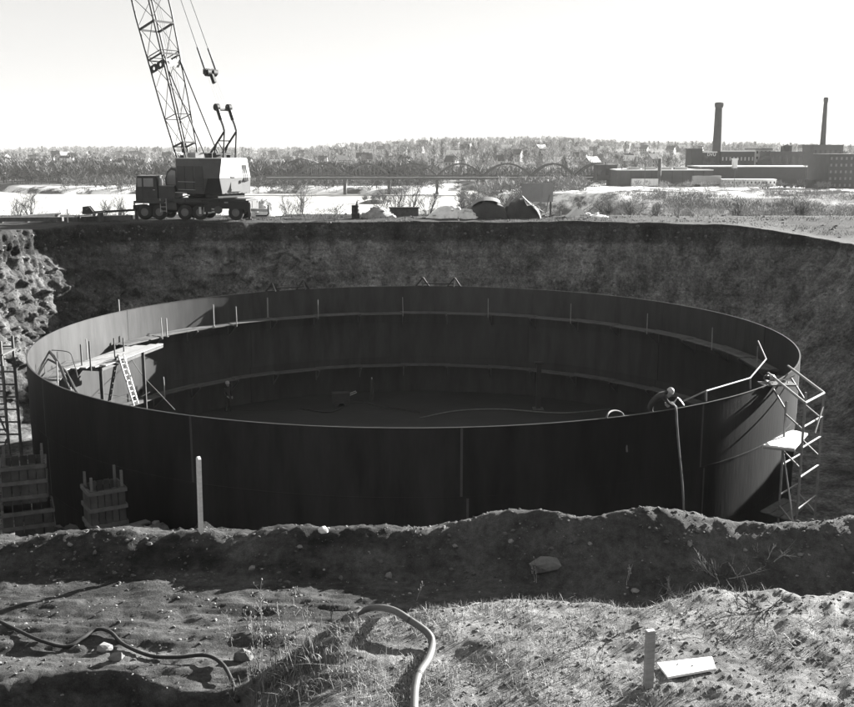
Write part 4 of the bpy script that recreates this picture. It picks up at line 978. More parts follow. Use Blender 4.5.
t = thing('roof_water_tank', 'stubby water tank standing on the dark mill block roof', 'water tank', aY(787, 153, 545))
MB().cyl((0, 0, 0.8), (0, 0, 3.6), 2.3, 20).build('drum', brick_d, t); MB().lathe([(2.45, 3.6), (0.3, 4.5), (0.05, 4.6)], 20).build('lid', roof_d, t)
for k in range(4): MB().bar((1.6 * math.cos(k * PI / 2 + .8), 1.6 * math.sin(k * PI / 2 + .8), -0.5), (1.6 * math.cos(k * PI / 2 + .8), 1.6 * math.sin(k * PI / 2 + .8), 0.9), 0.3, 0.3).build('leg', bsteel, t)
stack('roof_vent', 'thin stack on the roof beside the water tank', 781.3, 146, 153, 1.8, 1.6, 545, brick_d, False)
block('mill_tower', 'dark block under the slim right chimney', 812, 842, 145.5, 166, 552, 16, brick_d, roof_d, 1, 6, winm)
block('brick_mill', 'tall brick mill with storeys of windows at the right picture edge', 827, 872, 155, 188.5, 455, 25, brick_d, roof_d, 5, 9, mat('mill_pane', 0.2, 0.3, 0.1, 1), wsize=(0.36, 0.4))
block('mill_annex', 'low dark annex beside the tall brick mill', 813, 827, 181, 188, 462, 10, brick_d, roof_d)
block('office_shed', 'long low white shed with a row of small dark windows', 723, 776, 179.8, 185.2, 488, 7, white_wall, snow_roof, 1, 14, winm, wsize=(0.35, 0.4), roof_h=0.3)
block('doorway_hut', 'tall narrow white hut on the shed roof line', 733.5, 737.5, 159.5, 166, 505, 3, white_wall, snow_roof)
for i, (px0, px1, yt, yb, lab) in enumerate(((632, 658, 178.8, 185.8, 'shorter pale box trailer parked against the long shed'), (693, 721, 175.8, 184, 'longer pale box trailer parked at the right half of the shed'))):
    Y = 492; a, b = aY(px0, yb, Y), aY(px1, yb, Y); zt_ = aY(px0, yt, Y).z; L_ = b.x - a.x; H_ = zt_ - a.z
    o = thing('box_trailer', lab, 'trailer', ((a.x + b.x) / 2, Y, a.z - 1.1), 0, 'box trailers at the mill')
    MB().box((0, 1.2, 1.1 + H_ / 2), (L_, 2.4, H_)).build('body', (white_wall, pale_wall)[i], o)
    MB().box((0, 1.2, 0.95), (L_ * 0.96, 1.0, 0.3)).build('frame', black_iron, o)
    for x in (-0.36, -0.28, 0.3): MB().cyl((x * L_, -0.05, 0.5), (x * L_, 0.25, 0.5), 0.5, 14).build('wheel', rubber, o)
    for k in range(5): MB().box((-L_ / 2 + L_ * (k + 1) / 6, -0.03, 1.1 + H_ / 2), (0.08, 0.06, H_ * 0.96)).build('rib', pale_wall, o)
# faint painted letters on the mill block by the chimney
def letters(txt, px, py, Y, h, m, parent=None):
    cu = bpy.data.curves.new('wall_letters', 'FONT'); cu.body = txt; cu.size = h; cu.align_x = 'CENTER'; cu.align_y = 'CENTER'; cu.extrude = 0.03
    ob = bpy.data.objects.new('wall_letters', cu); C.objects.link(ob); dg = bpy.context.evaluated_depsgraph_get(); me = bpy.data.meshes.new_from_object(ob.evaluated_get(dg)); bpy.data.objects.remove(ob)
    me.transform(Matrix.Rotation(PI / 2, 4, 'X')); me.materials.clear(); me.materials.append(m)
    q = bpy.data.objects.new('wall_letters', me); C.objects.link(q); q.location = aY(px, py, Y); 
    if parent: q.parent = parent; q.location = aY(px, py, Y) - parent.location
    return q
letters('DVU', 711.5, 154.6, 540.85, 2.2, mat('white_letters', 0.8), ml)
for i, (px, Y, lab, dk) in enumerate(((789, 470, 'dark car parked right of the long white shed', 1), (801, 474, 'second dark car parked near the low annex', 1), (765, 468, 'pale van parked in front of the white shed', 0), (596, 480, 'pale car at the left end of the mill yard', 0))):
    x = (px - 427) / F * Y * 0.985; o = thing('parked_car', lab, 'car', (x, Y, gz1(x, Y)), 0.2 * i, 'cars parked in the mill yard'); m = (white_wall, black_iron)[dk]
    MB().prism([(-2.3, 0.4), (-2.3, 1.0), (-1.3, 1.1), (-0.8, 1.6), (1.0, 1.6), (1.5, 1.1), (2.3, 1.0), (2.3, 0.4)], -0.9, 0.9, 'y').build('body', m, o); MB().prism([(-1.15, 1.1), (-0.75, 1.52), (0.95, 1.52), (1.3, 1.1)], -0.92, 0.92, 'y').build('windows', winm, o)
    for wx in (-1.45, 1.45):
        for wy in (-0.85, 0.85): MB().cyl((wx, wy - 0.1, 0.36), (wx, wy + 0.1, 0.36), 0.36, 12).build('wheel', rubber, o)
block('tree_house', 'flat-roofed school building on the hillside left of the chimney', 622, 646, 158, 163, 900, 25, mat('far_brick', 0.2), roof_d, 1, 8, winm, wsize=(0.5, 0.4))

# ------------------------------------------------------------------ town on the far hillside
hv = []
def house_kind(wv, rv, L_, D_, H_, ph):
    w1 = MB().prism([(-D_ / 2, 0), (-D_ / 2, H_), (0, H_ + ph), (D_ / 2, H_), (D_ / 2, 0)], -L_ / 2, L_ / 2, 'x').mesh('wall'); w1.materials.append(wv)
    r1 = MB().prism([(-D_ / 2 - 0.5, H_ - 0.3), (0, H_ + ph + 0.25), (D_ / 2 + 0.5, H_ - 0.3), (D_ / 2 + 0.5, H_ + 0.1), (0, H_ + ph + 0.7), (-D_ / 2 - 0.5, H_ + 0.1)], -L_ / 2 - 0.4, L_ / 2 + 0.4, 'x').mesh('roof'); r1.materials.append(rv)
    c1 = MB().box((L_ * 0.2, 0.3, H_ + ph + 0.6), (0.9, 0.9, 1.8)).mesh('chimney'); c1.materials.append(brick)
    wn = MB().box((0, 0, 0), (1.1, 0.1, 1.6)).mesh('window'); wn.materials.append(winm)
    return w1, r1, c1, wn, L_, D_, H_
kinds = [(house_kind(white_wall, roof_d, 11, 8, 6.0, 3.2), 'white gabled house with dark roof among bare trees on the far hillside', 'white houses on the far hillside'),
         (house_kind(pale_wall, roof_d, 9, 7.5, 6.5, 3.6), 'grey gabled house among bare trees on the far hillside', 'grey houses on the far hillside'),
         (house_kind(mat('house_dark', 0.18), snow_roof, 10, 8, 5.5, 3.4), 'dark house with pale roof among bare trees on the far hillside', 'dark houses on the far hillside')]
R5 = random.Random(33); placed = []
def put_house(kind, x, y, rz):
    (w1, r1, c1, wn, L_, D_, H_), lab, grp = kinds[kind]
    px_ = 427 + 1060 * x / y
    zone = 'left of the crane' if px_ < 140 else 'between crane and bridge' if px_ < 300 else 'above the arch bridge' if px_ < 590 else 'left of the big chimney' if px_ < 716 else 'right of the big chimney'
    lev = 'low by the far shore' if y < 900 else 'halfway up the far hill' if y < 1300 else 'high on the far hill'
    lab = lab.replace(' among bare trees on the far hillside', '') + ' ' + lev + ', ' + zone
    o = thing('gabled_house', lab, 'house', (x, y, gz1(x, y) - 0.3), rz, grp)
    link('wall', w1, None, o); r = link('roof', r1, None, o); link('chimney', c1, None, r)
    for fx in (-0.3, 0.0, 0.3):
        for fz in (0.28, 0.72):
            q = link('window', wn, None, o); q.location = (fx * L_, -D_ / 2 - 0.02, fz * H_)
for (px0, px1, y0, y1, n) in ((-10, 140, 640, 1250, 46), (140, 300, 660, 1300, 26), (300, 600, 720, 1750, 50), (600, 870, 760, 1700, 34)):
    k = 0
    while k < n:
        px = R5.uniform(px0, px1); Y = R5.uniform(y0, y1); x = (px - 427) / 1060 * Y
        if any(abs(x - a) < 14 and abs(Y - b) < 14 for a, b in placed): continue
        placed.append((x, Y)); put_house(R5.choice((0, 0, 1, 2)), x, Y, R5.uniform(-0.7, 0.7)); k += 1
for i, (px0, px1, yt, yb, Y, m, lab) in enumerate(((287, 316, 162, 171, 640, brick, 'dark brick warehouse by the left end of the bridge'), (318, 347, 165, 173, 625, mat('far_brick', 0.2), 'grey long warehouse nearest the left end of the bridge'), (66, 112, 163, 169, 700, pale_wall, 'long pale low building on the far left shore'), (385, 412, 157, 161, 900, pale_wall, 'pale long building above the bridge on the hillside'), (270, 286, 166, 172, 650, white_wall, 'small white warehouse left of the dark one'))):
    block('warehouse', lab, px0, px1, yt, yb, Y, 14, m, roof_d, 1, 7, winm, pitch=(0, 2.5), wsize=(0.4, 0.3))

# ------------------------------------------------------------------ bare winter woods: one mass on the hill and the far shore
def woods(name, label, P, hgt, spread, ntri, tsz, m, thin=1.0):
    # P: n x 3 feet; every crown is a cloud of thin twig slivers round a tapering trunk
    n = len(P); r = rng
    hh = hgt[:, None] ; ww = spread[:, None]
    th = r.uniform(0, 2 * PI, (n, ntri)); u = r.uniform(0, 1, (n, ntri)) ** 0.6; zz = r.beta(1.6, 1.3, (n, ntri))
    prof = np.sqrt(np.clip(1 - ((zz - 0.45) / 0.58) ** 2, 0.02, 1))
    cx_ = P[:, 0:1] + ww * prof * u * np.cos(th); cy_ = P[:, 1:2] + ww * prof * u * np.sin(th); cz_ = P[:, 2:3] + hh * (0.22 + 0.78 * zz)
    c = np.stack([cx_, cy_, cz_], -1).reshape(-1, 3)
    d = np.stack([np.cos(th) * (0.4 + 0.5 * u), np.sin(th) * (0.4 + 0.5 * u), 0.35 + 0.9 * zz], -1).reshape(-1, 3) + r.normal(0, 0.35, (n * ntri, 3))
    d /= np.linalg.norm(d, axis=1)[:, None]
    L_ = np.repeat(hgt, ntri)[:, None] * r.uniform(0.10, 0.22, (n * ntri, 1)) * tsz
    sd = np.cross(d, r.normal(0, 1, (n * ntri, 3))); sd /= np.linalg.norm(sd, axis=1)[:, None]
    wd = L_ * thin * r.uniform(0.10, 0.24, (n * ntri, 1))
    V = np.stack([c - d * L_ - sd * wd, c - d * L_ + sd * wd, c + d * L_], 1).reshape(-1, 3)
    Ft = np.arange(len(V)).reshape(-1, 3)
    tr = np.zeros((n, 3, 3, 3)); wt_ = (hgt * 0.022)
    for k, a in enumerate((0, 2.1, 4.2)):
        a2 = a + 2.1
        tr[:, k, 0] = P + np.stack([wt_ * math.cos(a), wt_ * math.sin(a), -1 + 0 * wt_], -1); tr[:, k, 1] = P + np.stack([wt_ * math.cos(a2), wt_ * math.sin(a2), -1 + 0 * wt_], -1); tr[:, k, 2] = P + np.stack([0 * wt_, 0 * wt_, hgt * 0.8], -1)
    V2 = tr.reshape(-1, 3); F2 = np.arange(len(V2)).reshape(-1, 3) + len(V)
    o = link(name, npmesh(name, np.r_[V, V2], np.r_[Ft, F2], False), m); stuff(o); tag(o, label, 'trees' if 'shrub' not in name and 'scrub' not in name else 'scrub'); return o
def scatter(n, px0, px1, y0, y1, keep=None, pw=1.0):
    px = rng.uniform(px0, px1, n); y = y0 + (y1 - y0) * rng.uniform(0, 1, n) ** pw; x = (px - 427) / 1060 * y; z = gz(x, y); P = np.c_[x, y, z]
    return P if keep is None else P[keep(P, px)]
tw_far = mat('bare_twigs', 0.27, 0.95, 0.45, 0.02); tw_dark = mat('dark_bare_twigs', 0.15, 0.95, 0.4, 0.03); tw_pale = mat('pale_bare_twigs', 0.38, 0.95, 0.4, 0.02)
keep = lambda P, px: (P[:, 2] > RIVER_Z + 0.8) & (fbm(P[:, 0] / 60, P[:, 1] / 110, oct=3, seed=61) > -0.28)
P = scatter(4600, -60, 920, 640, 1900, keep, 0.8); woods('hillside_wood', 'bare winter wood covering the far hillside', P, rng.uniform(5, 13, len(P)), rng.uniform(2.0, 5.5, len(P)), 52, 0.7, tw_far)
P = scatter(1500, -60, 920, 640, 1900, keep, 0.8); woods('hillside_wood', 'paler birch wood scattered over the far hillside', P, rng.uniform(6, 11, len(P)), rng.uniform(2.2, 4.0, len(P)), 40, 0.7, tw_pale)
P = scatter(500, -60, 920, 640, 1880, keep, 0.8); woods('hillside_wood', 'dark evergreens dotted over the far hillside', P, rng.uniform(7, 13, len(P)), rng.uniform(1.6, 2.6, len(P)), 60, 1.1, tw_dark)
P = scatter(1000, -60, 920, 1850, 1960); woods('skyline_wood', 'thin line of bare trees along the hill skyline', P, rng.uniform(5, 13, len(P)), rng.uniform(3, 6, len(P)), 70, 0.6, tw_far)
P = scatter(620, -60, 440, 585, 640, lambda P, px: P[:, 2] > RIVER_Z + 0.5); woods('shore_wood', 'dense dark bare trees lining the far river shore', P, rng.uniform(7, 13, len(P)), rng.uniform(2.5, 4.5, len(P)), 70, 1.0, tw_dark)
P = scatter(520, 60, 448, 518, 590, lambda P, px: P[:, 2] > RIVER_Z + 0.5); woods('shore_wood', 'dark thicket on the shore under the left half of the bridge', P, rng.uniform(3, 6.5, len(P)), rng.uniform(2, 4, len(P)), 60, 1.0, tw_dark)
P = scatter(420, 430, 640, 560, 640, lambda P, px: P[:, 2] > RIVER_Z + 0.5); woods('shore_wood', 'dark brush along the shore beyond the bridge', P, rng.uniform(4, 9, len(P)), rng.uniform(2, 4, len(P)), 50, 1.0, tw_dark)
P = scatter(500, 436, 585, 300, 470, lambda P, px: P[:, 2] > RIVER_Z + 0.6); woods('shrub_point', 'grey thicket of shrubs on the point below the bridge', P, rng.uniform(2.5, 5.5, len(P)), rng.uniform(1.4, 2.8, len(P)), 60, 1.0, tw_far)
P = np.c_[rng.normal(-22, 7, 60), rng.normal(440, 3, 60)]; P = np.c_[P, gz(P[:, 0], P[:, 1])]; P = P[P[:, 2] > RIVER_Z - 0.3]; woods('island_shrubs', 'dark low shrubs on the small river island', P, rng.uniform(1.2, 3.0, len(P)), rng.uniform(1.0, 2.0, len(P)), 60, 1.0, tw_dark)
kf = lambda P, px: (P[:, 2] > RIVER_Z + 1) & (fbm(P[:, 0] / 9, P[:, 1] / 22, oct=3, seed=62) > 0.02)
P = scatter(2800, 560, 900, 98, 200, kf, 1.3); woods('field_scrub', 'rough dry scrub in dark clumps over the snowy field', P, rng.uniform(0.35, 1.3, len(P)), rng.uniform(0.6, 1.6, len(P)), 70, 1.0, tw_far, 0.6)
P = scatter(1500, 560, 880, 86, 112, lambda P, px: P[:, 2] > -4); woods('bank_scrub', 'pale dry weeds along the edge of the far bank at right', P, rng.uniform(0.3, 0.95, len(P)), rng.uniform(0.3, 0.9, len(P)), 60, 1.0, tw_far, 0.4)
P = scatter(700, -10, 560, 84, 92, lambda P, px: P[:, 2] > -5); woods('bank_scrub', 'thin dry weeds along the far bank edge above the river', P, rng.uniform(0.3, 1.0, len(P)), rng.uniform(0.3, 0.8, len(P)), 40, 1.0, tw_far, 0.45)
P = scatter(60, 635, 850, 430, 480, lambda P, px: P[:, 2] > -16); woods('yard_shrubs', 'bare shrubs in front of the mill sheds', P, rng.uniform(2, 4, len(P)), rng.uniform(1.2, 2.5, len(P)), 60, 1.0, tw_far)

for i, (px, Y, yt, lab) in enumerate(((735, 470, 168, 'utility pole with crossarm before the long white shed'), (645, 478, 160, 'utility pole at the left half of the long shed'), (805, 468, 164, 'utility pole near the dark cars at right'))):
    x = (px - 427) / F * Y * 0.985; z0 = gz1(x, Y); h_ = aY(px, yt, Y).z - z0
    o = thing('utility_pole', lab, 'pole', (x, Y, z0), 0.2, 'utility poles in the mill yard'); MB().tube([(0, 0, -0.5), (0, 0, h_)], 0.16, 8, 0.11).build('mast', dark_wood, o); MB().box((0, -0.14, h_ - 0.7), (2.2, 0.12, 0.14)).build('crossarm', dark_wood, o)
    for k in (-0.9, 0.9): MB().lathe([(0.06, 0), (0.08, 0.1), (0.03, 0.2)], 8, (k, -0.14, h_ - 0.63)).build('insulator', pale_wall, o)
for i in range(7):
    px = 622 + i * 13; a = aY(px, 169.5, 506); o = thing('roof_ventilator', ['first', 'second', 'third', 'fourth', 'fifth', 'sixth', 'last'][i] + ' from the left of the small ventilators on the long shed roof', 'ventilator', a - Vector((0, 0, 0.6)), 0, 'ventilators on the long shed')
    MB().cyl((0, 0, 0), (0, 0, 1.3), 0.3, 10).build('neck', bsteel, o); MB().lathe([(0.55, 1.2), (0.6, 1.4), (0.2, 1.75)], 10).build('cowl', bsteel, o)
# ------------------------------------------------------------------ where a line of sight meets the near ground
def og(px, py, dz=0.0, y0=7.0, y1=15.0):
    Ys = np.linspace(y0, y1, 500); d = ray(px, py); t = Ys / d[1]; xs = d[0] * t; zs = HC + d[2] * t; g = gz(xs, Ys) + dz
    i = np.argmax(zs <= g) if (zs <= g).any() else len(Ys) - 1
    return Vector((xs[i], Ys[i], g[i]))

# ------------------------------------------------------------------ clutter along the far bank
def bankp(px, Y): x = (px - 427) / F * Y * 1.0; x = aY(px, 215, Y).x; return Vector((x, Y, gz1(x, Y)))
p = bankp(355.5, 77.5)
t = thing('oil_drum', 'black oil drum standing upright on the far bank edge', 'drum', p)
MB().lathe([(0.29, 0), (0.30, 0.03), (0.29, 0.06), (0.29, 0.32), (0.305, 0.35), (0.29, 0.38), (0.29, 0.65), (0.305, 0.68), (0.29, 0.71), (0.29, 0.93), (0.3, 0.96), (0.27, 0.97)], 20).build('barrel', black_iron, t, True)
MB().lathe([(0.1, 0.97), (0.1, 1.05), (0.06, 1.1), (0.06, 1.2), (0.02, 1.22)], 12, (0.12, 0, 0)).build('bung_pump', steel, t); MB().tube([(0.12, 0, 1.2), (0.2, 0, 1.3), (0.3, 0, 1.28)], 0.025, 6).build('spout', steel, t)
def heap(name, label, px, Y, rx, ry, h, m, seed, n=26, rough=0.35, cat='heap'):
    p = bankp(px, Y); o = thing(name, label, cat, p); nu, nv = 40, 14; V = []
    a = np.linspace(0, 2 * PI, nu, endpoint=False)
    for j in range(nv + 1):
        r = 1 - j / nv
        V.append(np.c_[rx * r * np.cos(a), ry * r * np.sin(a), np.full(nu, h * (1 - r ** 1.7))])
    V = np.stack(V); nn = fbm(V[..., 0] / 0.7 + seed, V[..., 1] / 0.7, V[..., 2] / 0.7, oct=4, seed=seed)
    V[..., 2] = V[..., 2] * (1 + rough * nn) - 0.05; V[..., 0] *= 1 + 0.25 * nn
    gi_ = np.arange(nu * (nv + 1)).reshape(nv + 1, nu)
    Fq = np.stack([gi_[:-1], np.roll(gi_[:-1], -1, 1), np.roll(gi_[1:], -1, 1), gi_[1:]], -1).reshape(-1, 4)
    link('pile', npmesh('pile', V.reshape(-1, 3), Fq), m, o)
    R = random.Random(seed); mm = MB()
    for i in range(n):
        an = R.uniform(0, 6.28); rr = R.uniform(0.2, 1.05); mm.rock((rx * rr * math.cos(an), ry * rr * math.sin(an), h * max(0, 1 - rr ** 1.7) + 0.02), R.uniform(0.06, 0.2), seed=seed * 50 + i)
    stuff(mm.build('lumps', m, o)); return o
pale_earth = mat('frosted_earth', 0.45, 0.95, 0.5, 2.5, bump=0.5, bscale=8); snow_m = mat('old_snow', 0.72, 0.9, 0.25, 2, bump=0.4, bscale=6)
heap('earth_heap', 'pale heap of earth beside the oil drum on the far bank', 378, 78.5, 1.35, 1.0, 0.95, pale_earth, 3)
heap('snow_heap', 'lumpy white heap left of the dark tarpaulin on the far bank', 449, 78.2, 1.9, 1.1, 0.85, snow_m, 5)
heap('snow_heap', 'small white heap touching the tarpaulin mound', 466, 77.6, 0.9, 0.8, 0.7, snow_m, 8)
heap('snow_heap', 'jumble of white rubble behind the crane tail', 263, 82.0, 1.6, 1.5, 1.25, snow_m, 9, 60, 0.6)
heap('snow_heap', 'low white streak of snow near the little white tarp', 592, 79, 1.6, 0.6, 0.22, snow_m, 10, 8)
p = bankp(404, 80.5); t = thing('timber_box', 'long dark timber box lying between the pale heaps', 'box', p, 0.05)
MB().box((0, 0, 0.32), (2.2, 0.8, 0.6)).build('body', dark_wood, t); MB().box((0, -0.1, 0.66), (2.35, 1.0, 0.07)).build('lid', black_iron, t)
for x in (-0.9, 0, 0.9): MB().box((x, -0.42, 0.32), (0.1, 0.05, 0.6)).build('batten', dark_wood, t)
# tarpaulin mounds
tarp = mat('dark_tarpaulin', 0.06, 0.6, 0.4, 1.5, bump=0.4, bscale=3); tarp_l = mat('pale_canvas', 0.3, 0.8, 0.25, 1.5)
def tarp_mound(label, px, Y, w_, d_, h_, seed, jag):
    p = bankp(px, Y); o = thing('tarpaulin_mound', label, 'tarpaulin', p); nx_, ny_ = 34, 18
    xs, ys = np.meshgrid(np.linspace(-1, 1, nx_), np.linspace(-1, 1, ny_)); e = np.clip(1 - np.abs(xs) ** 2.6, 0, 1) ** 0.6 * np.clip(1 - np.abs(ys) ** 3, 0, 1) ** 0.5
    z = h_ * e * (1 + 0.12 * fbm(xs * 2 + seed, ys * 2, oct=2, seed=seed)) + jag * 0.25 * np.abs(fbm(xs * 3 + seed, ys * 1.0, oct=3, seed=seed + 1, ridge=True)) * e
    z = z + (0.10 + 0.16 * jag) * e * chunks(xs * 2.6, ys * 2.2, xs * 0, seed + 2) + 0.05 * fbm(xs * 9, ys * 9, oct=2, seed=seed + 2) - 0.03
    V = np.c_[(xs * w_ / 2).ravel(), (ys * d_ / 2).ravel(), z.ravel()]; g_ = np.arange(nx_ * ny_).reshape(ny_, nx_)
    link('sheet', npmesh('sheet', V, np.stack([g_[:-1, :-1], g_[:-1, 1:], g_[1:, 1:], g_[1:, :-1]], -1).reshape(-1, 4)), tarp, o)
    return o
o = tarp_mound('rounded dark tarpaulin mound with a pale cap on the far bank', 487, 78.6, 3.0, 2.2, 1.3, 11, 0.2)
capm = MB(); xs = np.linspace(-1.15, 0.95, 13)
vs = []
for x in xs:
    z = 1.36 * (max(0.0, 1 - abs(x / 1.5) ** 2.6)) ** 0.6
    vs += [(x, -0.75, z * 0.93 + 0.02), (x, 0.0, z + 0.16), (x, 0.75, z * 0.93 + 0.02)]
fs = []
for i in range(len(xs) - 1):
    for k in range(2): b = i * 3 + k; fs.append((b, b + 3, b + 4, b + 1))
capm.add(vs, fs).build('canvas_cap', tarp_l, o)
o = tarp_mound('jagged dark tarpaulin pile with boards leaning on it', 521, 79.0, 2.9, 2.2, 1.15, 17, 1.0)
for a, b in (((-0.9, -0.6, 1.15), (-0.2, -0.5, 1.75)), ((0.0, -0.8, 1.65), (1.3, -1.1, 0.35)), ((-1.1, -0.7, 0.9), (-0.75, -0.5, 1.6)), ((0.3, -0.9, 1.2), (1.55, -1.1, 0.5))): MB().bar(a, b, 0.28, 0.04).build('board', tarp_l, o)
p = bankp(537, 81.5); t = thing('sign_board', 'large blank board on two posts standing above the far bank', 'sign', p)
for x in (-1.0, 1.05): MB().box((x, 0.08, 1.1), (0.14, 0.12, 2.75)).build('post', dark_wood, t)
for i in range(3): MB().box((-1.22 + 0.4 + i * 0.815, 0, 1.78 + 0.006 * i), (0.808, 0.05, 1.45)).build('panel', mat('board_back', 0.42, 0.9, 0.15, 1), t)
MB().bar((0.55, -0.1, -0.3), (0.95, -0.02, 1.6), 0.09, 0.05).build('brace', tarp_l, t)
p = bankp(546, 78.6); t = thing('scrap_pile', 'small dark pile of scrap boards under the blank board', 'scrap', p)
for i in range(8): a = random.uniform(-0.5, 0.5); MB().bar((-0.7 + 0.2 * i - 0.3, random.uniform(-.3, .3), 0.05 + 0.05 * (i % 4)), (-0.7 + 0.2 * i + 0.45, random.uniform(-.3, .3), 0.12 + 0.12 * (i % 3)), 0.16, 0.05).build('board', dark_wood if i % 2 else wood, t)
p = bankp(576, 79.5); t = thing('white_tarp', 'small white tent-shaped tarp at the right of the blank board', 'tarp', p)
MB().add([(-0.75, -0.7, 0), (0.95, -0.7, 0), (0.1, -0.5, 0.82), (-0.75, 0.7, 0), (0.95, 0.7, 0), (0.05, 0.5, 0.78)], [(0, 1, 2), (4, 3, 5), (0, 2, 5, 3), (1, 4, 5, 2)]).build('cloth', mat('white_cloth', 0.7, 0.9, 0.12, 2), t)
MB().box((1.35, -0.2, 0.06), (1.4, 0.5, 0.08)).build('flap', mat('white_cloth', 0.7), t); MB().bar((0.1, -0.52, 0), (0.1, -0.52, 0.8), 0.05, 0.05).build('pole', dark_wood, t)
# lumber at the left of the crane
def beam(name, label, px0, px1, y0, y1, Y, w_, h_, m):
    a, b = aY(px0, y0, Y), aY(px1, y1, Y); o = thing(name, label, 'beam', a)
    MB().bar((0, 0, 0), b - a, w_, h_).build('timber', m, o)
    for f in (0.12, 0.88):
        q = (b - a) * f; gzv = gz1(a.x + q.x, Y) - a.z
        MB().box((q.x, q.y, (gzv + q.z - h_ / 2) / 2), (0.2, w_ * 1.4, abs(q.z - h_ / 2 - gzv) + 0.02)).build('bearer', dark_wood, o)
    return o
beam('timber_beam', 'long dark beam at the far left of the bank', -8, 63, 219.5, 219, 73.6, 0.35, 0.3, dark_wood)
beam('timber_beam', 'bright planed beam lying on the dark timber at left', 22, 62, 216.3, 213.2, 74.3, 0.3, 0.12, mat('bright_beam', 0.65))
beam('timber_beam', 'dark timber under the slanting plank left of the crane', 56, 132, 219.5, 217.5, 74.6, 0.5, 0.34, dark_wood)
beam('timber_beam', 'wide pale plank slanting up on the dark timbers', 74, 104, 217.2, 211.6, 73.9, 0.55, 0.07, wood)
beam('timber_beam', 'thin long dark rail pointing at the crane cab', 88, 143, 212.5, 209.5, 77.0, 0.2, 0.16, black_iron)
p = bankp(67.5, 72.9); t = thing('survey_stake', 'slim pale stake at the pit edge left of the crane', 'stake', p); MB().box((0, 0, 0.42), (0.07, 0.05, 0.95)).build('shaft', pale_wood, t); MB().box((0, 0, 0.92), (0.05, 0.035, 0.06)).build('tip', pale_wood, t)
p = aY(88, 212, 77); t = thing('hand_winch', 'small dark hand winch on the timbers left of the crane', 'winch', Vector((p.x, 77, p.z - 0.15)))
MB().prism([(-0.35, 0), (-0.3, 0.55), (0.15, 0.6), (0.6, 0.0)], -0.25, -0.15, 'y').build('side_frame', black_iron, t); MB().prism([(-0.35, 0), (-0.3, 0.55), (0.15, 0.6), (0.6, 0.0)], 0.15, 0.25, 'y').build('side_frame', black_iron, t); MB().cyl((0, -0.2, 0.35), (0, 0.2, 0.35), 0.17, 14).build('drum', steel, t); MB().tube([(0, -0.25, 0.35), (0, -0.4, 0.35), (0.25, -0.4, 0.55)], 0.03, 6).build('crank', steel, t)
for i, (px, Y, h_, lab) in enumerate(((678.5, 78, 1.45, 'tall thin stake on the far bank right of the heaps'), (697.5, 77, 0.5, 'short stake on the far bank at right'), (561, 77, 0.55, 'short stake near the white tarp on the far bank'))):
    p = bankp(px, Y); t = thing('survey_stake', lab, 'stake', p); MB().box((0, 0, h_ / 2), (0.05, 0.04, h_)).build('shaft', pale_wood if i else wood, t); MB().box((0, -0.03, h_ * 0.8), (0.07, 0.02, 0.12)).build('flag', pale_wood, t)
beam('timber_beam', 'thin board lying on the bank right of the crane', 285, 312, 218.8, 219.4, 77.5, 0.25, 0.1, dark_wood)
beam('timber_beam', 'long low board on the bank edge at far right', 585, 640, 219.4, 219.4, 77.0, 0.2, 0.08, dark_wood)
m_ = MB()
Yb = rng.uniform(73.2, 84, 1500); Xb = rng.uniform(-0.43, 0.43, 1500) * Yb; Zb = gz(Xb, Yb)
for i in range(1500): m_.rock((Xb[i], Yb[i], Zb[i]), random.uniform(0.02, 0.05) if i % 9 else random.uniform(0.06, 0.16), seed=7000 + i)
stuff(tag(m_.build('bank_rubble', mat('rubble', 0.14, 0.95)), 'small stones and clods strewn along the far bank top', 'rubble'))

# ------------------------------------------------------------------ bare shrubs with real branching
def grow(m, p, d, L_, r, lev, R, spread=0.55):
    n = 4; pts = [p]; dd = d.copy()
    for i in range(n):
        dd = (dd + Vector((R.gauss(0, .13), R.gauss(0, .13), R.gauss(0.04, .1)))).normalized(); pts.append(pts[-1] + dd * (L_ / n))
    m.tube(pts, r, 4 if lev < 2 else 3, r * 0.5, cap=False)
    if lev >= 3: return
    for k in range(R.randint(3, 4) if lev else R.randint(3, 5)):
        q = pts[R.randint(1, n)]; nd = (dd + Vector((R.gauss(0, spread), R.gauss(0, spread), R.gauss(0.1, spread * 0.6)))).normalized()
        grow(m, q, nd, L_ * R.uniform(0.45, 0.75), r * 0.55, lev + 1, R, spread)
shrub_m = mat('shrub_bark', 0.12, 0.95, 0.3, 6)
def shrub(label, p, h_, stems, seed, r=0.022, m=None, name='bare_shrub', group='bare shrubs on the far bank'):
    R = random.Random(seed); o = thing(name, label, 'shrub', p, 0, group)
    for i in range(stems):
        mm = MB(); a = R.uniform(0, 6.28); grow(mm, Vector((0.15 * math.cos(a), 0.15 * math.sin(a), -0.05)), Vector((0.42 * math.cos(a) * R.uniform(0.3, 1.2), 0.42 * math.sin(a), 1)).normalized(), h_ * R.uniform(0.4, 0.6), r, 0, R)
        mm.build('stem', m or shrub_m, o)
    return o
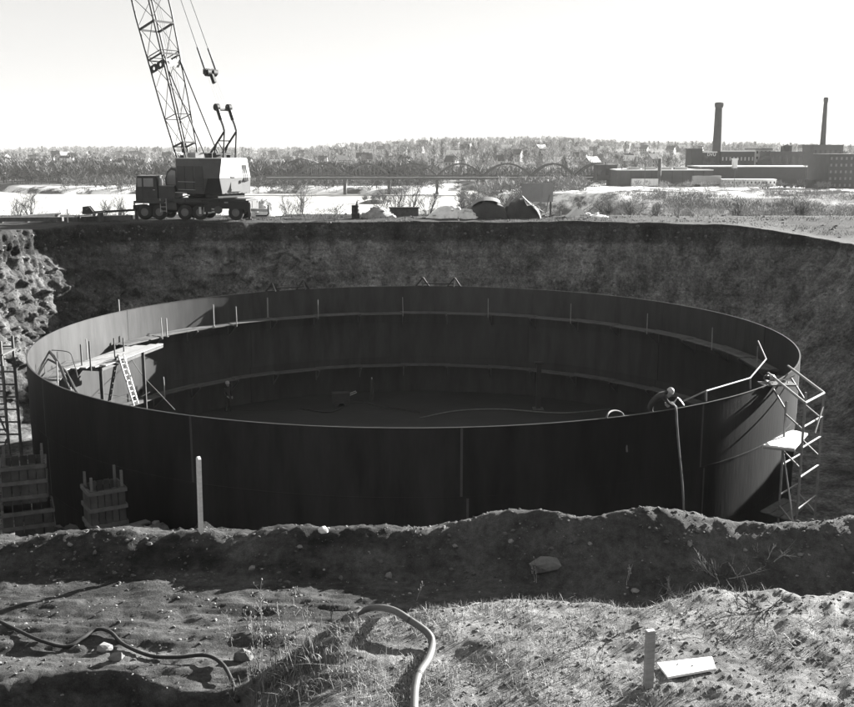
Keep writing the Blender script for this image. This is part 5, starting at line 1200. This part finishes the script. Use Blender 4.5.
for i, (px, Y, h_, st, lab) in enumerate(((300, 82, 1.9, 6, 'bare shrub right of the crane against the white river'), (288, 83.5, 1.4, 5, 'smaller bare shrub just behind the crane tail'), (398, 82.5, 2.5, 6, 'tall bare shrub behind the long timber box'), (410, 83.5, 2.9, 5, 'tallest bare shrub at the middle of the far bank'), (428, 83, 2.1, 6, 'bushy bare shrub above the white heap'), (384, 84, 1.9, 5, 'thin bare shrub behind the pale earth heap'), (120, 84, 1.7, 6, 'bare shrub behind the slanting plank'), (104, 85, 1.5, 5, 'low bare shrub left of the crane cab'), (30, 83, 1.6, 6, 'bare shrub at the far left edge of the bank'), (18, 84, 1.4, 5, 'second bare shrub at the far left edge'), (337, 84, 0.9, 4, 'little bare shrub left of the oil drum'), (464, 84, 1.6, 4, 'bare shrub behind the tarpaulin mound'), (606, 84, 1.2, 5, 'bare shrub right of the white tarp'), (632, 85, 1.5, 5, 'bare shrub among weeds at the right bank'), (655, 84, 1.1, 5, 'small bare shrub near the tall thin stake'), (735, 85, 1.2, 5, 'bare shrub on the bank below the white shed'), (800, 84, 1.1, 5, 'bare shrub on the bank at far right'))):
    shrub(lab, bankp(px, Y) - Vector((0, 0, 0.05)), h_ * 1.3, int(st * 1.7), 100 + i, 0.026)

# ------------------------------------------------------------------ near foreground: stones, grass, weeds
def rocks_np(name, label, P, r, m, sq=0.7, cat='stones', parent=None):
    t = (1 + 5 ** .5) / 2
    Vb = np.array([(-1, t, 0), (1, t, 0), (-1, -t, 0), (1, -t, 0), (0, -1, t), (0, 1, t), (0, -1, -t), (0, 1, -t), (t, 0, -1), (t, 0, 1), (-t, 0, -1), (-t, 0, 1)]) / 1.9
    Fb = np.array([(0, 11, 5), (0, 5, 1), (0, 1, 7), (0, 7, 10), (0, 10, 11), (1, 5, 9), (5, 11, 4), (11, 10, 2), (10, 7, 6), (7, 1, 8), (3, 9, 4), (3, 4, 2), (3, 2, 6), (3, 6, 8), (3, 8, 9), (4, 9, 5), (2, 4, 11), (6, 2, 10), (8, 6, 7), (9, 8, 1)])
    n = len(P); V = Vb[None] * rng.uniform(0.65, 1.25, (n, 12, 1)) * r[:, None, None]
    a = rng.uniform(0, 2 * PI, n); ca, sa = np.cos(a)[:, None], np.sin(a)[:, None]
    st = rng.uniform(0.7, 1.4, (n, 1))
    x = V[..., 0] * st; y = V[..., 1] / st; V = np.stack([x * ca - y * sa, x * sa + y * ca, V[..., 2] * sq], -1) + P[:, None]
    Fa = Fb[None] + (np.arange(n) * 12)[:, None, None]
    o = link(name, npmesh(name, V.reshape(-1, 3), Fa.reshape(-1, 3), False), m); stuff(o); return tag(o, label, cat)
soil_m = mat('soil_clod', 0.12, 0.95, 0.5, 3); stone_m = mat('pale_pebble', 0.26, 0.9, 0.4, 3)
def near_pts(n, f=None):
    y = rng.uniform(8.0, 13.6, n); x = rng.uniform(-0.46, 0.46, n) * y
    P = np.c_[x, y, gz(x, y)]
    return P if f is None else P[f(P)]
P = near_pts(9000, lambda P: (P[:, 0] > -0.3) | (rng.uniform(0, 1, len(P)) < 0.45)); rr = 0.006 + 0.02 * rng.power(0.35, len(P)) ** 1.5; rocks_np('soil_clods', 'small soil clods strewn over the foreground', P, rr, soil_m)
P = near_pts(5000, lambda P: (P[:, 1] > 12.2) & (fbm(P[:, 0] / 0.5, P[:, 1] / 0.5, oct=3, seed=71) > -0.1)); rr = 0.008 + 0.035 * rng.uniform(0, 1, len(P)) ** 4; rocks_np('berm_clods', 'clods and stones on the spoil ridge', P, rr, soil_m)
P = near_pts(1800); rr = 0.005 + 0.02 * rng.uniform(0, 1, len(P)) ** 5; rocks_np('pale_pebbles', 'pale pebbles dotted over the foreground soil', P, rr, stone_m)
P = near_pts(1200, lambda P: (P[:, 0] > 2.3) & (P[:, 1] < 11)); rr = 0.008 + 0.03 * rng.uniform(0, 1, len(P)) ** 4; rocks_np('mound_clods', 'coarse clods on the right of the grassy mound', P, rr, soil_m)
def blades(name, label, P, h, wdt, m, lean=0.5):
    n = len(P); a = rng.uniform(0, 2 * PI, n); b = rng.uniform(0, 2 * PI, n); l = np.abs(rng.normal(0, lean, n))
    tip = P + np.c_[np.cos(a) * l * h, np.sin(a) * l * h, h * np.sqrt(np.clip(1 - 0.5 * l * l, 0.15, 1))]
    mid = P * 0.5 + tip * 0.5 + np.c_[0 * h, 0 * h, 0.12 * h]
    sd = np.c_[np.cos(b), np.sin(b), 0 * b] * wdt[:, None]
    V = np.stack([P - sd, P + sd, mid + sd * 0.7, mid - sd * 0.7, tip], 1).reshape(-1, 3); i = np.arange(n)[:, None] * 5
    Fa = np.r_[i + np.array([[0, 1, 2]]), i + np.array([[0, 2, 3]]), i + np.array([[3, 2, 4]])]
    o = link(name, npmesh(name, V, Fa, False), m); stuff(o); return tag(o, label, 'grass')
grass_m = mat('dry_grass', 0.45, 0.9, 0.4, 2); grass_d = mat('dark_dry_grass', 0.10, 0.9, 0.4, 2)
gmask = lambda P: (P[:, 1] < 11.1) & (P[:, 0] > -2.2) & (P[:, 2] > -0.05) & (fbm(P[:, 0] / 0.45, P[:, 1] / 0.45, oct=3, seed=72) > -0.12)
P = near_pts(60000, gmask); P = P[rng.uniform(0, 1, len(P)) < np.interp(P[:, 0], [-2, 0, 1.0, 2.5, 5], [1, 1, 0.6, 0.45, 0.4])]
blades('dry_grass', 'short pale dry grass on the foreground mound', P, rng.uniform(0.025, 0.10, len(P)), rng.uniform(0.0015, 0.0035, len(P)), grass_m, 0.9)
P = near_pts(16000, gmask); P = P[rng.uniform(0, 1, len(P)) < np.interp(P[:, 0], [-2, 0, 1.0, 2.5, 5], [1, 1, 0.6, 0.45, 0.4])]
blades('dead_grass', 'darker dead grass and leaf litter on the mound', P, rng.uniform(0.02, 0.07, len(P)), rng.uniform(0.002, 0.006, len(P)), grass_d, 1.2)
P = near_pts(16000, lambda P: (np.hypot((P[:, 0] + 1.15) / 0.9, (P[:, 1] - 9.3) / 0.8) < 1) & (P[:, 2] > -0.6))
blades('tall_grass', 'tangled taller grass at the left end of the mound', P, rng.uniform(0.06, 0.22, len(P)), rng.uniform(0.0015, 0.003, len(P)), mat('tangled_grass', 0.26, 0.9, 0.5, 3), 0.9)

def weed(label, px, py, h_, stems, seed, m, r=0.0045, tw=16, spread=0.17):
    p = og(px, py); R = random.Random(seed); o = thing('dry_weed', label, 'weed', p, 0, 'dry weeds in the foreground')
    for s_ in range(stems):
        a = R.uniform(0, 6.28); d = Vector((spread * R.gauss(0, 1), spread * R.gauss(0, 1), 1)).normalized(); L_ = h_ * R.uniform(0.65, 1.05); pts = [Vector((0.04 * math.cos(a), 0.04 * math.sin(a), -0.03))]; n = 8
        for i in range(n): d = (d + Vector((R.gauss(0, .07), R.gauss(0, .07), 0))).normalized(); pts.append(pts[-1] + d * (L_ / n))
        st = MB().tube(pts, r, 5, r * 0.4, cap=False).build('stem', m, o); mm = MB()
        for k in range(max(3, int(tw * 1.7 * h_))):
            i = R.randint(n // 2 - 1, n); q = pts[i]; dd = Vector((R.gauss(0, .6), R.gauss(0, .6), R.uniform(0.4, 1))).normalized(); l2 = R.uniform(0.03, 0.1) * (h_ / 0.6)
            mm.tube([q, q + dd * l2 * 0.6, q + dd * l2 + Vector((0, 0, -0.01))], r * 0.45, 3, r * 0.3, cap=False); e = q + dd * l2; mm.rock(e, R.uniform(0.004, 0.009), (1, 1, 1.8), seed * 100 + k)
        stuff(mm.build('seed_heads', m, st))
    return o
wm1 = mat('weed_straw', 0.33, 0.9, 0.3, 5); wm2 = mat('weed_dark', 0.08, 0.9, 0.3, 5)
for i, (px, py, h_, st, lab, m) in enumerate(((231, 655, 0.62, 2, 'tall dry weed leftmost at the mound edge', wm1), (262, 672, 0.85, 4, 'clump of tall dry weeds left of the grassy mound', wm1), (291, 672, 0.75, 3, 'tall dry weed right of the big weed clump', wm1), (270, 690, 0.8, 2, 'dark thin weed in front of the pale weeds', wm2), (252, 690, 0.5, 2, 'short dark weed at the bottom picture edge', wm2), (310, 650, 0.5, 3, 'bushy dry weed at the edge of the shaded track', wm1), (345, 668, 0.35, 3, 'small straw weed on the grassy mound', wm1), (362, 685, 0.3, 3, 'little straw weed below the curved hose', wm1), (415, 603, 0.28, 1, 'thin sprig beside the upper bend of the hose', wm1), (625, 583, 0.25, 2, 'sprig of dry weed on the mound crest left of the dead brush', wm1), (538, 580, 0.3, 2, 'sprig of dry weed under the stone slab', wm1), (330, 620, 0.3, 2, 'low weed at the hose end', wm2))):
    weed(lab, px, py, h_, st, 300 + i, m)
def brush(label, px, py, sticks, seed, L_, m=None, flat=0.5, fine=True):
    p = og(px, py); R = random.Random(seed); o = thing('dead_brush', label, 'brush', p + Vector((0, 0, 0.0)), 0, 'dead brush on the mound')
    for i in range(sticks):
        mm = MB(); a = R.uniform(0, 6.28); grow(mm, Vector((R.gauss(0, .09), R.gauss(0, .07), -0.02)), Vector((math.cos(a), math.sin(a) * 0.6, R.uniform(0.15, 1.1) * flat * 2)).normalized(), L_ * R.uniform(0.5, 1.0), 0.0062, 1 if fine else 2, R, 0.5); mm.build('branch', m or (wm1 if i % 3 else wm2), o)
    return o
brush('spray of dead brush with a bent pale stalk on the mound crest', 664, 600, 9, 401, 0.33, flat=0.8)
brush('tangle of pale dead brush on the crest in front of the ridge', 722, 578, 12, 402, 0.30, flat=0.45)
brush('dark dead branches sprawling down the mound at right', 760, 612, 9, 403, 0.32, wm2, 0.35)
brush('small dark dead twig below the brush on the mound', 712, 632, 4, 404, 0.26, wm2, 0.25)
brush('low dead twigs on the mound left of the stake', 590, 640, 4, 405, 0.2, wm2, 0.2)
brush('dry twigs at the right edge of the ridge face', 770, 560, 4, 406, 0.3, wm1, 0.6)

# ------------------------------------------------------------------ stakes, board, hoses, stones
p = og(201, 534, -0.03, 12, 14); top = aY(198.5, 459, p.y)
t = thing('wooden_stake', 'tall pale wooden stake standing on the spoil ridge', 'stake', p, 0.55); H_ = top.z - p.z
t.rotation_euler = (0, 0.012, 0.6)
MB().box((0, 0, H_ / 2 - 0.1), (0.04, 0.085, H_ + 0.2)).build('shaft', pale_wood, t); MB().prism([(-0.0425, 0), (0.0425, 0), (0.012, 0.03), (-0.012, 0.03)], -0.02, 0.02, 'x').build('sawn_top', pale_wood, t).location = (0, 0, H_)
p = og(648, 688); top = aY(648, 631, p.y)
t = thing('wooden_stake', 'short square stake in the mound beside the white board', 'stake', p, 0.25); H_ = top.z - p.z
MB().box((0, 0, H_ / 2 - 0.15), (0.078, 0.05, H_ + 0.3)).build('shaft', wood, t); MB().box((0, 0, H_ + 0.004), (0.07, 0.044, 0.008)).build('sawn_top', pale_wood, t)
c4 = [og(657, 663, 0.05), og(712, 657, 0.05), og(716, 669, 0.03), og(668, 678, 0.03)]
ce = sum(c4, Vector()) / 4; t = thing('white_board', 'small white board lying on the mound right of the short stake', 'board', ce)
vs = [q - ce for q in c4]; vs = vs + [v - Vector((0, 0, 0.022)) for v in vs]
bd_ = MB().add(vs, [(0, 3, 2, 1), (4, 5, 6, 7), (0, 1, 5, 4), (1, 2, 6, 5), (2, 3, 7, 6), (3, 0, 4, 7)]).build('panel', mat('white_board', 0.75, 0.8, 0.12, 6), t)
for q in (0.35, 0.6): pt = vs[0].lerp(vs[2], q); MB().lathe([(0.008, 0), (0.008, 0.004)], 8, (pt.x, pt.y, pt.z + 0.001)).build('nail_hole', black_iron, t)
gh = mat('grey_rubber_hose', 0.14, 0.6, 0.15, 10)
pts = [og(346, 619, 0.01), og(354, 615, 0.05), og(372, 608, 0.12), og(392, 611, 0.14), og(412, 622, 0.13), og(428, 634, 0.10), og(432, 645, 0.07), og(428, 660, 0.06), og(419, 675, 0.06), og(415, 690, 0.06), og(414, 712, 0.06)]
hs1 = hose('hose', 'thick grey hose curving over the sunlit grassy mound', pts, 0.037, gh, 12, 12)
cv = catmull(pts, 12); d0 = (cv[1] - cv[0]).normalized(); MB().tube([Vector() - d0 * 0.02, d0 * 0.06], 0.046, 14).tube([d0 * 0.07, d0 * 0.10], 0.043, 14).build('coupling', steel, hs1)
for k in (46, 47, 96, 97): q = cv[k] - cv[0]; dd = (cv[k + 1] - cv[k]).normalized(); MB().tube([q, q + dd * 0.012], 0.0385, 14).build('band', mat('hose_band', 0.08), hs1)
pts = [og(-20, 612, .03), og(12, 628, 0.03), og(40, 641, 0.03), og(66, 647, 0.03), og(82, 640, 0.04), og(96, 630, 0.05), og(110, 632, 0.05), og(124, 645, 0.04), og(150, 656, 0.04), og(176, 658, 0.04), og(205, 656, 0.05), og(222, 664, 0.05), og(232, 682, 0.05), og(238, 705, 0.05)]
hose('hose', 'long dark hose snaking through the shaded gully at lower left', pts, 0.021, rubber, 10, 10)
def stone(name, label, px, py, size, seed, m, cat='stone', sub=2):
    p = og(px, py); R = random.Random(seed); mm = MB().rock((0, 0, 0), 1.0, (1, 1, 1), seed); me = mm.mesh(name); 
    import bmesh
    b = bmesh.new(); b.from_mesh(me); bmesh.ops.subdivide_edges(b, edges=b.edges[:], cuts=1, use_grid_fill=True)
    for v in b.verts: v.co = v.co * (1 + R.uniform(-.06, .06)); v.co = Vector((v.co.x * size[0], v.co.y * size[1], v.co.z * size[2]))
    b.to_mesh(me); b.free(); o = link(name, me, m); o.location = p + Vector((0, 0, size[2] * 0.3)); return tag(o, label, cat, 'loose stones in the foreground')
st_m = mat('grey_stone', 0.2, 0.9, 0.35, 8, bump=0.4, bscale=20)
stone('stone', 'broad flat stone slab set in the shaded ridge face', 547, 570, (0.22, 0.12, 0.13), 1, st_m); stone('stone', 'pale fist-sized stone on the shaded ridge face', 389, 578, (0.055, 0.05, 0.06), 2, st_m)
stone('stone', 'small grey stone on the ridge face near the tall stake', 252, 569, (0.045, 0.04, 0.045), 3, st_m); stone('stone', 'small squared block on the ridge crest', 323, 532, (0.085, 0.06, 0.07), 4, pale_wood); stone('stone', 'pale stone on the ridge face near its highest point', 511, 542, (0.04, 0.04, 0.04), 5, stone_m)
stone('stone', 'pale stone at the gully edge by the dark hose', 104, 650, (0.11, 0.07, 0.06), 6, stone_m); stone('stone', 'second pale stone leaning at the gully edge', 116, 660, (0.10, 0.05, 0.08), 7, stone_m); stone('stone', 'angular stone at the foot of the tall weeds', 244, 660, (0.12, 0.08, 0.12), 8, st_m)
stone('stone', 'dark stone on the mound above the short stake', 637, 628, (0.06, 0.04, 0.03), 9, soil_m); stone('stone', 'pale stone on the mound crest near the dead brush', 634, 592, (0.06, 0.04, 0.035), 10, stone_m)
R7 = random.Random(77)
for i, (px, py) in enumerate(((70, 546), (150, 545), (300, 548), (455, 548), (590, 545), (690, 545), (745, 552), (800, 556))):
    stone('stone', ['stone low on the ridge at far left', 'stone on the ridge left of the tall stake', 'stone on the ridge below the squared block', 'stone on the ridge left of the slab', 'stone on the ridge right of the slab', 'stone on the ridge right of its highest point', 'stone on the ridge above the pale brush', 'stone on the ridge near the right edge'][i], px, py, (R7.uniform(.03, .05), R7.uniform(.03, .05), R7.uniform(.025, .04)), 20 + i, st_m)

ok = np.where((G[4:70, :, 1] > 48).any(0))[0]
jj = rng.integers(6, 66, 5200); kk = rng.choice(ok, 5200); PP = G[jj, kk]
rocks_np('pit_face_stones', 'loose stones and clods bedded in the cut faces of the pit', PP, 0.025 + 0.13 * rng.uniform(0, 1, len(PP)) ** 5, mat('face_stone', 0.2, 0.95, 0.5, 3))

yb_ = rng.uniform(73.8, 85, 16000); xb_ = rng.uniform(-0.43, 0.43, 16000) * yb_; kb = fbm(xb_ / 2.5, yb_ / 1.2, oct=3, seed=95) > 0.0; Pb = np.c_[xb_, yb_, gz(xb_, yb_)][kb]
blades('bank_grass', 'trampled dead grass in patches along the far bank top', Pb, rng.uniform(0.06, 0.22, len(Pb)), rng.uniform(0.008, 0.02, len(Pb)), mat('bank_dead_grass', 0.14, 0.95, 0.4, 1), 0.8)
# ------------------------------------------------------------------ the workers
def skin_body(name, verts, edges, m, root=0):
    me = bpy.data.meshes.new(name); me.from_pydata([v[0] for v in verts], edges, []); ob = bpy.data.objects.new(name, me); C.objects.link(ob)
    md = ob.modifiers.new('skin', 'SKIN'); md.use_smooth_shade = True
    sv_ = me.skin_vertices[0].data
    for i, v in enumerate(verts): sv_[i].radius = v[1] if isinstance(v[1], tuple) else (v[1], v[1])
    sv_[root].use_root = True
    ob.modifiers.new('sub', 'SUBSURF').levels = 1; ob.modifiers['sub'].render_levels = 1
    dg = bpy.context.evaluated_depsgraph_get(); me2 = bpy.data.meshes.new_from_object(ob.evaluated_get(dg)); bpy.data.objects.remove(ob)
    me2.materials.clear(); me2.materials.append(m); return me2
cloth_d = mat('work_clothes', 0.05, 0.95, 0.4, 5); skinm = mat('skin_tone', 0.3, 0.6, 0.1, 8); helmet_m = mat('pale_helmet', 0.42, 0.4, 0.05)
def person(label, origin, rz, J, pose_hint):
    # J: joints in metres, x = forward, y = left, z up from the feet
    V = [(J['pelvis'], (0.15, 0.12)), (J['waist'], (0.135, 0.11)), (J['chest'], (0.17, 0.125)), (J['neck'], 0.06), (J['head'], (0.085, 0.1)), (J['crown'], (0.07, 0.08))]
    E = [(0, 1), (1, 2), (2, 3), (3, 4), (4, 5)]
    for s_ in ('l', 'r'):
        b = len(V); V += [(J['hip_' + s_], 0.095), (J['knee_' + s_], 0.068), (J['ankle_' + s_], 0.048), (J['toe_' + s_], 0.042)]; E += [(0, b), (b, b + 1), (b + 1, b + 2), (b + 2, b + 3)]
        b = len(V); V += [(J['sho_' + s_], 0.068), (J['elb_' + s_], 0.05), (J['wri_' + s_], 0.034)]; E += [(2, b), (b, b + 1), (b + 1, b + 2)]
    root = thing('person', label, 'person', origin, rz)
    me = skin_body('body', V, E, cloth_d); link('body', me, None, root)
    hd = Vector(J['head']); cr = Vector(J['crown']); up = (cr - hd).normalized(); fwd = Vector(J['face']).normalized(); sd = up.cross(fwd).normalized()
    m = MB(); prof = [(0.105, 0.03), (0.125, 0.05), (0.135, 0.06), (0.122, 0.075), (0.115, 0.13), (0.09, 0.175), (0.04, 0.2)]
    m.lathe(prof, 18); hm_ = m.mesh('helmet', True); M4 = Matrix((fwd.to_4d(), sd.to_4d(), up.to_4d(), (0, 0, 0, 1))).transposed(); M4 = Matrix.Translation(hd) @ Matrix((( fwd.x, sd.x, up.x, 0), (fwd.y, sd.y, up.y, 0), (fwd.z, sd.z, up.z, 0), (0, 0, 0, 1)))
    hm_.transform(M4); hm_.materials.append(helmet_m); link('helmet', hm_, None, root)
    f = MB().lathe([(0.03, -0.13), (0.075, -0.1), (0.092, -0.03), (0.096, 0.03), (0.09, 0.06)], 16); fm = f.mesh('face', True); fm.transform(Matrix.Diagonal((1.06, 0.9, 1, 1))); fm.transform(M4 @ Matrix.Translation((0.012, 0, 0))); fm.materials.append(skinm); fo = link('face', fm, None, root)
    n_ = MB().prism([(0.09, 0.01), (0.135, -0.035), (0.09, -0.045)], -0.014, 0.014, 'y').mesh('nose'); n_.transform(M4); n_.materials.append(skinm); link('nose', n_, None, fo)
    e_ = MB().rock((0.098, 0.035, 0.008), 0.014, (1, 1, .7), 1).rock((0.098, -0.035, 0.008), 0.014, (1, 1, .7), 2).mesh('eyes'); e_.transform(M4); e_.materials.append(black_iron); link('eyes', e_, None, fo)
    for s_ in ('l', 'r'):
        w_ = Vector(J['wri_' + s_]); d = Vector(J['hand_' + s_]).normalized(); q = d.cross(Vector((0, 0, 1)));
        if q.length < 0.1: q = d.cross(Vector((1, 0, 0)))
        q.normalize(); nn = q.cross(d)
        hm2 = MB().bar(w_ - d * 0.02, w_ + d * 0.09, 0.085, 0.035, up=nn)
        for k in range(4):
            b_ = w_ + d * 0.085 + q * (-0.032 + 0.021 * k); L_ = (0.07, 0.08, 0.075, 0.06)[k]
            hm2.tube([b_, b_ + d * L_ * 0.55 - nn * 0.012, b_ + d * L_ * 0.85 - nn * 0.04], 0.009, 6, 0.007)
        tb = w_ + d * 0.02 + q * 0.045; hm2.tube([tb, tb + d * 0.04 + q * 0.025, tb + d * 0.075 + q * 0.02 - nn * 0.02], 0.011, 6, 0.008)
        hm2.build('hand', skinm, root)
    return root
# bending worker, leaning over the front rim
rimP = aZ(660, 408, RIM); dn_ = Vector((rimP.x - TC.x, rimP.y - TC.y, 0)).normalized()
base = Vector((TC.x + dn_.x * (TR - 0.42), TC.y + dn_.y * (TR - 0.42), RIM - 0.86)); tang_ = Vector((-dn_.y, dn_.x, 0))
if tang_.x < 0: tang_ = -tang_
fw = (tang_ * 0.85 + dn_ * 0.55).normalized(); rzp = math.atan2(fw.y, fw.x)
J = dict(pelvis=(-0.3, 0, 0.92), waist=(-0.2, 0, 1.08), chest=(0.04, 0, 1.3), neck=(0.2, 0, 1.36), head=(0.3, 0, 1.34), crown=(0.36, 0, 1.42), face=(0.75, 0, -0.65),
         hip_l=(-0.3, 0.1, 0.86), knee_l=(-0.12, 0.13, 0.48), ankle_l=(-0.2, 0.12, 0.1), toe_l=(-0.02, 0.14, 0.05), hip_r=(-0.3, -0.1, 0.86), knee_r=(-0.2, -0.13, 0.46), ankle_r=(-0.36, -0.12, 0.1), toe_r=(-0.18, -0.14, 0.05),
         sho_l=(0.1, 0.2, 1.29), elb_l=(0.22, 0.24, 1.06), wri_l=(0.42, 0.14, 0.98), hand_l=(1, -0.3, -0.25), sho_r=(0.1, -0.2, 1.29), elb_r=(0.26, -0.26, 1.06), wri_r=(0.45, -0.14, 0.97), hand_r=(1, 0.3, -0.3))
person('worker in dark clothes and pale helmet bending over the front tank rim', base, rzp, J, 'bend')
t = thing('trestle', 'low plank trestle carrying the bending worker inside the rim', 'trestle', (base.x - fw.x * 0.15, base.y - fw.y * 0.15, -4.66), math.atan2(tang_.y, tang_.x))
hT = base.z + 4.66
for y in (-0.2, 0.08): MB().box((0, y, hT - 0.03), (1.5, 0.26, 0.05)).build('plank', wood, t)
for x in (-0.6, 0.6):
    for y in (-0.25, 0.15): MB().bar((x * 1.08, y * 1.15, 0), (x, y, hT - 0.055), 0.07, 0.05).build('leg', dark_wood, t)
t = thing('rim_clamp', 'bright clamp and hose fitting on the rim under the worker hands', 'clamp', aZ(671, 405, RIM + 0.02))
MB().bar((-0.2, 0, 0.05), (0.12, 0, 0.07), 0.07, 0.07).build('body', galv, t); MB().tube([(0.1, 0, 0.08), (0.2, 0, 0.25), (0.32, 0, 0.12), (0.4, -0.05, 0.0)], 0.025, 8).build('lever', galv, t); MB().cyl((-0.12, -0.1, 0.0), (-0.12, 0.1, 0.0), 0.06, 12).build('knob', galv, t)
# worker standing on the tank floor in the shade
J2 = dict(pelvis=(0, 0, 0.95), waist=(0, 0, 1.1), chest=(0.02, 0, 1.32), neck=(0.02, 0, 1.5), head=(0.04, 0, 1.62), crown=(0.04, 0, 1.72), face=(1, 0, -0.1), hip_l=(0, 0.1, 0.9), knee_l=(0.04, 0.12, 0.5), ankle_l=(-0.02, 0.13, 0.09), toe_l=(0.14, 0.15, 0.05), hip_r=(0, -0.1, 0.9), knee_r=(0.0, -0.12, 0.5), ankle_r=(-0.08, -0.13, 0.09), toe_r=(0.08, -0.15, 0.05),
          sho_l=(0.02, 0.2, 1.38), elb_l=(0.0, 0.27, 1.1), wri_l=(0.12, 0.24, 0.88), hand_l=(0.3, 0, -1), sho_r=(0.02, -0.2, 1.38), elb_r=(0.02, -0.27, 1.1), wri_r=(0.2, -0.2, 0.98), hand_r=(0.8, 0.2, -0.5))
person('worker standing in the shade inside the tank near the lower walkway', aZ(228, 412, FLOOR + 0.04), -0.6, J2, 'stand')
